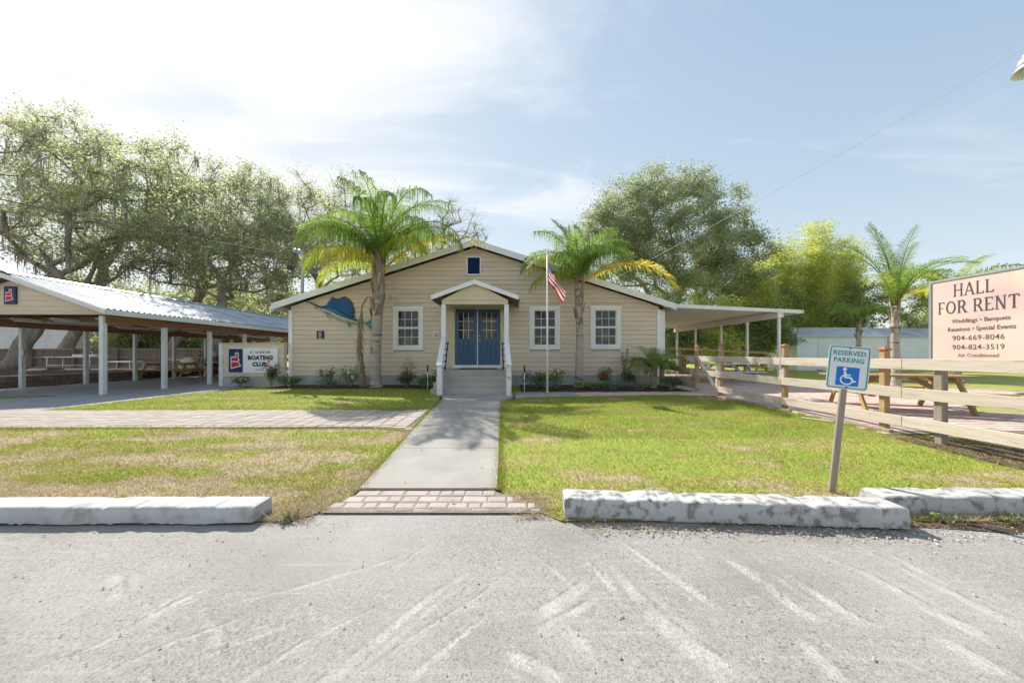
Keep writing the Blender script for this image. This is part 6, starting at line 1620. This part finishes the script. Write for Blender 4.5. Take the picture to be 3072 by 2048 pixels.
# ---- palms
def frond_mesh(L, rise, droop, nleaf, leaf_len, mat, seed, hang=.55, vee=.5, curl=0.0, width=.024):
    """one feather frond growing along +X from the origin: arching rachis with drooping leaflets on both sides"""
    rg = random.Random(seed); ns = 16; pts = []; ang = rise; p = Vector((0, 0, 0)); az = 0
    for i in range(ns+1):
        pts.append(p.copy()); f = i/ns
        p = p+Vector((math.cos(ang)*math.cos(az), math.cos(ang)*math.sin(az), math.sin(ang)))*(L/ns); ang -= droop/ns*(.45+1.25*f); az += curl/ns
    m = MB(); m.tube(pts, [lerp(.030, .005, (i/ns)**.6)*(L/2.6) for i in range(ns+1)], 5)
    def at(f):
        g = f*ns; i = min(ns-1, int(g)); return pts[i].lerp(pts[i+1], g-i), (pts[i+1]-pts[i]).normalized()
    for k in range(nleaf):
        f = .12+.88*k/(nleaf-1); q, d = at(min(.999, f)); sd = d.cross(Vector((0, 0, 1)))
        if sd.length < .05: sd = Vector((0, 1, 0))
        sd.normalize(); up = sd.cross(d).normalized()
        ll = leaf_len*(.55+.75*math.sin(math.pi*min(1, .12+f*.88)))*rg.uniform(.8, 1.15)
        for s in (-1, 1):
            o = sd*s*(1-.35*f)+d*(.45+.5*f)+up*vee*rg.uniform(.2, 1.1); o.normalize(); w = width*rg.uniform(.75, 1.15)
            a = q; b = q+o*ll*.5; h = hang*rg.uniform(.7, 1.3); mid = q+o*ll*(.46-.12*h)+Vector((0, 0, -ll*.16*h)); c = q+o*ll*(.80-.42*h)+Vector((0, 0, -ll*.66*h))
            wv = d.cross(o); wv = (wv if wv.length > .1 else up).cross(o).normalized()*w*.5
            m.add([a-wv*.5, a+wv*.5, mid+wv, mid-wv], [(0, 1, 2, 3)]); m.add([mid-wv, mid+wv, c], [(0, 1, 2)])
    me = bpy.data.meshes.new('frond'); me.from_pydata(m.v, [], m.f); me.materials.append(mat); me.update(); return me

def palm(name, label, base, h, r0, r1, fronds, seed, boots=14, boot_h=1.0, group='feather palms', rings=True, lean=(0, 0), cone=1.0):
    rg = random.Random(seed); t = empty(name, base, label=label, cat='palm', group=group)
    m = MB(); n = int(h/.045); pts = []; rad = []
    for i in range(n+1):
        f = i/n; pts.append((lean[0]*f*f+.02*math.sin(f*6+seed), lean[1]*f*f, h*f)); rr = lerp(r0, r1, f)*(1+.35*max(0, 1-f*h/.28)**2)
        rad.append(rr*(1+(.035 if i % 4 == 0 else -.012)+rg.uniform(-.008, .008)))
    m.tube(pts, rad, 16); m.build('trunk', MT['palm_trunk'], t, True)
    tx, ty = lean
    # old leaf bases clasping the upper trunk
    for i in range(boots):
        f = i/boots; z = h-boot_h+f*boot_h*1.15; a = i*2.4+seed; rr = r1*1.02; L = lerp(.30, .75, f)*cone
        c, s = math.cos(a), math.sin(a); o = lerp(.10, .05, f); w = lerp(.13, .09, f)*r1/.16
        fx, fy = tx*(z/h)**2, ty*(z/h)**2; m = MB()
        V = [(fx+c*rr*.9-s*w, fy+s*rr*.9+c*w, z), (fx+c*rr*.9+s*w, fy+s*rr*.9-c*w, z), (fx+c*(rr+o*.4)+s*w*.75, fy+s*(rr+o*.4)-c*w*.75, z+L*.5), (fx+c*(rr+o*.4)-s*w*.75, fy+s*(rr+o*.4)+c*w*.75, z+L*.5),
             (fx+c*(rr+o)+s*w*.3, fy+s*(rr+o)-c*w*.3, z+L), (fx+c*(rr+o)-s*w*.3, fy+s*(rr+o)+c*w*.3, z+L)]
        V += [(x-c*.03, y-s*.03, zz) for x, y, zz in V]
        m.add(V, [(0, 1, 2, 3), (3, 2, 4, 5), (7, 6, 9, 8), (8, 9, 11, 10), (0, 3, 9, 6), (3, 5, 11, 9), (2, 1, 7, 8), (4, 2, 8, 10), (5, 4, 10, 11), (1, 0, 6, 7)]); m.build('leaf_base', MT['palm_boot'], t, True)
    for i, (az, rise, L, droop, matn, kw) in enumerate(fronds):
        me = frond_mesh(L, R(rise), R(droop), kw.get('n', 78), kw.get('ll', .52)*1.4, MT[matn], seed*31+i, kw.get('hang', .55), kw.get('vee', .4), R(kw.get('curl', 0)), kw.get('w', .025))
        o = mobj('frond', me, t, True); o.location = (tx+math.cos(R(az))*r1*.5, ty+math.sin(R(az))*r1*.5, h+kw.get('dz', .15)); o.rotation_euler = (0, 0, R(az))
        if 'label' in kw: o['label'] = kw['label']
    return t
E = {}
P1 = []
_r = random.Random(4)
for i in range(23):
    az = i*(360/23)*5+_r.uniform(-9, 9); inner = i % 3
    P1.append((az, [58, 70, 82][inner]+_r.uniform(-4, 4), _r.uniform(2.9, 3.4)+(.35 if math.cos(R(az)) > .5 else -.1), [138, 126, 104][inner]+_r.uniform(-8, 8), 'palm_green', {'hang': 1.0 if inner < 2 else .8, 'll': .60}))
P1 += [(186, 40, 2.7, 118, 'palm_lime', {'hang': .9, 'dz': 0}), (212, 34, 2.6, 112, 'palm_lime', {'hang': .95, 'dz': -.05}), (176, 22, 2.3, 96, 'palm_lime', {'hang': .8, 'dz': -.05}), (235, 30, 2.1, 110, 'palm_yellow', {'hang': .9, 'dz': -.05}),
       (-3, 42, 3.9, 74, 'palm_yellow', {'hang': .95, 'dz': -.25, 'label': 'yellowing frond pointing right over the roof'}), (330, 44, 2.3, 118, 'palm_lime', {'hang': .95})]
p1 = palm('queen_palm', 'tall thick-trunked queen palm in front of the left facade', (-4.60, 11.55, G), 4.2, .175, .165, P1, 3, boots=22, boot_h=1.9, cone=1.25, lean=(.12, 0))
# dead frond hanging down beside its trunk
m = MB(); dp = [(-.24, -.12, 3.05), (-.42, -.12, 2.75), (-.52, -.10, 2.1), (-.50, -.08, 1.5), (-.42, -.06, .8), (-.34, -.05, .1)]
m.tube(dp, [.035, .03, .025, .02, .016, .010], 6); rr = random.Random(5)
for i in range(230):
    f = rr.random()**.8; g = .9+4.1*f; k = min(4, int(g)); q = Vector(dp[k]).lerp(Vector(dp[k+1]), g-k); l_ = rr.uniform(.35, .8); o = Vector((rr.gauss(0, .075), rr.gauss(0, .06), -l_)); w = .012
    if q.z+o.z < .04: o.z = .04-q.z
    m.add([q+Vector((-w, 0, 0)), q+Vector((w, 0, 0)), q+o+Vector((w*.4, 0, 0)), q+o+Vector((-w*.4, 0, 0))], [(0, 1, 2, 3)])
me = bpy.data.meshes.new('dead_frond'); me.from_pydata(m.v, [], m.f); me.materials.append(MT['palm_dry']); me.update(); o = mobj('dead_frond', me, p1, True); o['label'] = 'dry brown frond hanging down the trunk'
P2 = [(178, 60, 2.5, 138, 'palm_green', {'hang': .95}), (200, 52, 2.3, 128, 'palm_lime', {'hang': .95}), (165, 68, 2.4, 120, 'palm_green', {'hang': .9}), (230, 66, 1.7, 118, 'palm_green', {'hang': .9}), (120, 82, 2.5, 50, 'palm_green', {'hang': .45, 'vee': .6}), (150, 84, 2.4, 44, 'palm_green', {'hang': .4, 'vee': .6}),
      (0, 74, 2.4, 128, 'palm_green', {'hang': .95}), (20, 78, 2.3, 112, 'palm_green', {'hang': .85}), (50, 78, 2.0, 85, 'palm_green', {'hang': .7}), (290, 72, 1.7, 108, 'palm_green', {'hang': .9}), (330, 70, 1.8, 112, 'palm_green', {'hang': .9}),
      (-4, 34, 3.55, 98, 'palm_yellow', {'hang': .45, 'vee': .55, 'dz': 0, 'll': .50, 'n': 74, 'w': .036, 'label': 'long yellow frond arching over the right roof edge'}), (182, 26, 1.8, 96, 'palm_lime', {'hang': .8}), (70, 84, 2.5, 60, 'palm_green', {'hang': .6}), (15, 84, 2.4, 84, 'palm_green', {'hang': .8}), (195, 80, 2.4, 96, 'palm_green', {'hang': .85}), (250, 82, 2.1, 92, 'palm_green', {'hang': .8}), (310, 80, 2.2, 98, 'palm_green', {'hang': .85}), (345, 78, 2.2, 110, 'palm_green', {'hang': .9})]
palm('queen_palm', 'slimmer queen palm between the two right windows', (2.30, 11.70, G), 3.55, .135, .115, P2, 5, boots=14, boot_h=1.45)
P3 = [(a, r, L, d, mt_, {'hang': .3, 'vee': .55, 'n': 62, 'll': .38, 'w': .020}) for a, r, L, d, mt_ in ((100, 87, 3.3, 26, 'palm_green'), (20, 80, 3.0, 60, 'palm_green'), (350, 72, 2.7, 84, 'palm_green'), (170, 78, 2.8, 80, 'palm_green'), (200, 68, 2.3, 128, 'palm_lime'), (230, 72, 2.3, 112, 'palm_green'), (300, 74, 2.3, 106, 'palm_green'), (60, 82, 3.0, 52, 'palm_green'), (140, 82, 2.9, 56, 'palm_green'), (0, 44, 1.8, 90, 'palm_yellow'), (270, 74, 2.2, 104, 'palm_green'), (185, 85, 3.0, 42, 'palm_green'), (10, 86, 3.1, 38, 'palm_green'))]
palm('queen_palm', 'upright queen palm on the patio left of the hall sign', (13.6, 12.1, G), 2.7, .125, .10, P3, 7, boots=8, boot_h=1.1)
P4 = [(a, r, 1.9, d, 'palm_green', {'hang': .7, 'n': 70}) for a, r, d in ((0, 60, 120), (40, 66, 110), (90, 74, 90), (140, 66, 110), (180, 60, 122), (220, 58, 124), (270, 62, 118), (320, 58, 122))]
palm('queen_palm', 'small dark queen palm before the metal shed', (20.4, 20.1, G), 3.0, .14, .11, P4, 9, boots=8, boot_h=.9)
P5 = [(a, r, 2.3, d, mt_, {'hang': .5, 'n': 78, 'll': .5}) for a, r, d, mt_ in ((175, 64, 120, 'palm_lime'), (195, 46, 118, 'palm_lime'), (20, 60, 80, 'palm_green'), (60, 70, 70, 'palm_green'), (330, 52, 84, 'palm_green'), (100, 72, 70, 'palm_green'), (140, 66, 90, 'palm_green'), (0, 76, 60, 'palm_lime'), (270, 60, 100, 'palm_green'))]
palm('queen_palm', 'queen palm mostly hidden behind the hall sign', (18.2, 14.0, G), 3.3, .17, .13, P5, 11, boots=8, boot_h=1.0)
P6 = [(i*27.7+random.uniform(-8, 8), random.choice([30, 46, 60, 72]), random.uniform(.90, 1.14), random.choice([70, 95, 115]), 'palm_green', {'hang': .28, 'vee': .3, 'n': 56, 'll': .19, 'w': .011, 'dz': .04}) for i in range(40)]
palm('pygmy_date_palm', 'short bushy date palm at the right corner of the facade', (4.70, 11.35, G), .62, .085, .075, P6, 13, boots=8, boot_h=.35, group='small palms')

# ---- bed plants
def plant(label, x, y, h, w, mat, seed, n=330, leaf=.055, flowers=None, stems=9, z0=None, cat='shrub', upright=.35):
    rg = np.random.default_rng(seed); z = (G+.02) if z0 is None else z0
    n = int(n*1.9); h *= 1.12; w *= 1.1
    t = empty('garden_shrub', (x, y, z), label=label, cat=cat, group='shrubs and flowers in the front beds')
    a = rg.random(stems)*6.28; r = np.sqrt(rg.random(stems))*w*.5; tip = np.stack([x+np.cos(a)*r, y+np.sin(a)*r*.8, z+h*rg.uniform(.55, 1.0, stems)], 1)
    base = np.stack([x+np.cos(a)*r*.15, y+np.sin(a)*r*.15, np.full(stems, z)], 1)
    V, F = tubes_np(base, tip, np.full(stems, .008), np.full(stems, .003), 4); mobj('stems', np_mesh('stems', V, F, MT['bark'], True), t)['kind'] = 'stuff'
    k = rg.integers(0, stems, n); f = upright+(1-upright)*rg.random(n)**.7; P = base[k]+(tip[k]-base[k])*f[:, None]+rg.normal(0, 1, (n, 3))*np.array([w*.13, w*.13, h*.07]); P[:, 2] = np.maximum(P[:, 2], z+.02)
    V, F = leaf_quads(P, leaf, rg, .3, .55); mobj('foliage', np_mesh('foliage', V, F, mat), t)
    if flowers:
        fm, cnt, fs = flowers
        for i in range(cnt):
            p = tip[i % stems]+rg.normal(0, 1, 3)*np.array([w*.15, w*.1, h*.08]); p[1] -= w*.15; m = MB()
            for q in range(6):
                b = q*math.pi/3+rg.random(); c, s = math.cos(b), math.sin(b)
                m.add([p, p+np.array([c*fs-s*fs*.4, -fs*.3, s*fs+c*fs*.4]), p+np.array([c*fs*1.25, -fs*.15, s*fs*1.25]), p+np.array([c*fs+s*fs*.4, -fs*.3, s*fs-c*fs*.4])], [(0, 1, 2, 3)])
            m.build('flower', MT[fm], t)
    return t
plant('low bush of white flowers at the left end of the sign wall', -9.5, 11.9, .32, .55, MT['shrub'], 1, 260, .05, ('fl_white', 7, .028))
plant('hibiscus with orange-red blooms at the right end of the club sign', -8.36, 11.85, .72, .36, MT['shrub'], 2, 300, .065, ('fl_orange', 6, .045))
plant('dark low shrub at the left corner board of the clubhouse', -7.55, 11.6, .34, .75, MT['shrub'], 3, 420, .055)
plant('shrub with a tall thin sprig below the wall plaque', -6.35, 11.7, .62, .5, MT['shrub'], 4, 330, .05)
plant('bright green shrub with two white blooms left of the tall palm', -5.55, 11.65, .66, .8, MT['shrub_lt'], 5, 620, .05, ('fl_white', 2, .05))
plant('bluish groundcover plant between two shrubs left of the tall palm', -6.0, 11.4, .26, .9, MT['shrub_blue'], 6, 420, .045)
plant('wispy pale shrub right of the tall palm', -3.62, 11.85, 1.05, .6, MT['shrub_lt'], 7, 130, .045, None, 12, None, 'shrub', .55)
plant('dark shrub with small red blooms beneath the left window', -3.55, 11.45, .52, .65, MT['shrub'], 8, 480, .06, ('fl_red', 4, .035))
plant('bluish plant between the red-bloomed shrub and the steps', -2.98, 11.3, .30, .6, MT['shrub_blue'], 9, 360, .045, ('fl_blue', 4, .02))
plant('rounded green shrub left of the porch steps', -2.55, 11.1, .52, .6, MT['shrub'], 10, 460, .055)
plant('blue-flowering plumbago right of the porch steps', .72, 10.9, .52, .85, MT['shrub'], 11, 560, .055, ('fl_blue', 9, .026))
plant('leafy green shrub behind the flagpole base', 1.38, 11.0, .58, .7, MT['shrub_lt'], 12, 520, .055, ('fl_white', 3, .035))
plant('low blue-flowered plant left of the slim palm', 1.12, 10.55, .26, .6, MT['shrub_blue'], 13, 320, .045, ('fl_blue', 5, .024))
plant('yellowish grass clump at the foot of the slim palm', 2.55, 10.9, .24, .9, MT['shrub_lt'], 14, 420, .07)
plant('dark rose bush with one red bloom below the right window', 3.15, 11.5, .58, .5, MT['shrub'], 15, 400, .055, ('fl_red', 1, .06))
plant('blue-flowered groundcover below the right window', 3.22, 10.9, .26, .8, MT['shrub_blue'], 16, 380, .045, ('fl_blue', 7, .024))
plant('dark shrub with climbing vine stem left of the small palm', 4.02, 11.6, .55, .6, MT['shrub'], 17, 440, .055)
plant('slender vine climbing the wall left of the small palm', 3.98, 12.0, 1.35, .22, MT['shrub'], 18, 170, .055, None, 4, None, 'vine', .15)
plant('grey-green groundcover between the vine and the small palm', 4.0, 10.75, .24, .9, MT['shrub_blue'], 19, 420, .045)
plant('feathery grey-green plant right of the small palm', 5.05, 10.75, .42, .6, MT['shrub_blue'], 20, 420, .06)
plant('small weed clump at the right end of the left wheel stop', -1.62, 2.50, .07, .14, MT['shrub_lt'], 21, 26, .028, None, 6, 0.0, 'weed')
plant('dry-tipped weed clump in front of the far right wheel stop', 3.12, 2.44, .07, .16, MT['shrub_lt'], 22, 30, .03, None, 6, 0.0, 'weed')
plant('low weed beside the litter at the far right wheel stop', 3.55, 2.46, .06, .22, MT['shrub_lt'], 23, 34, .026, None, 6, 0.0, 'weed')
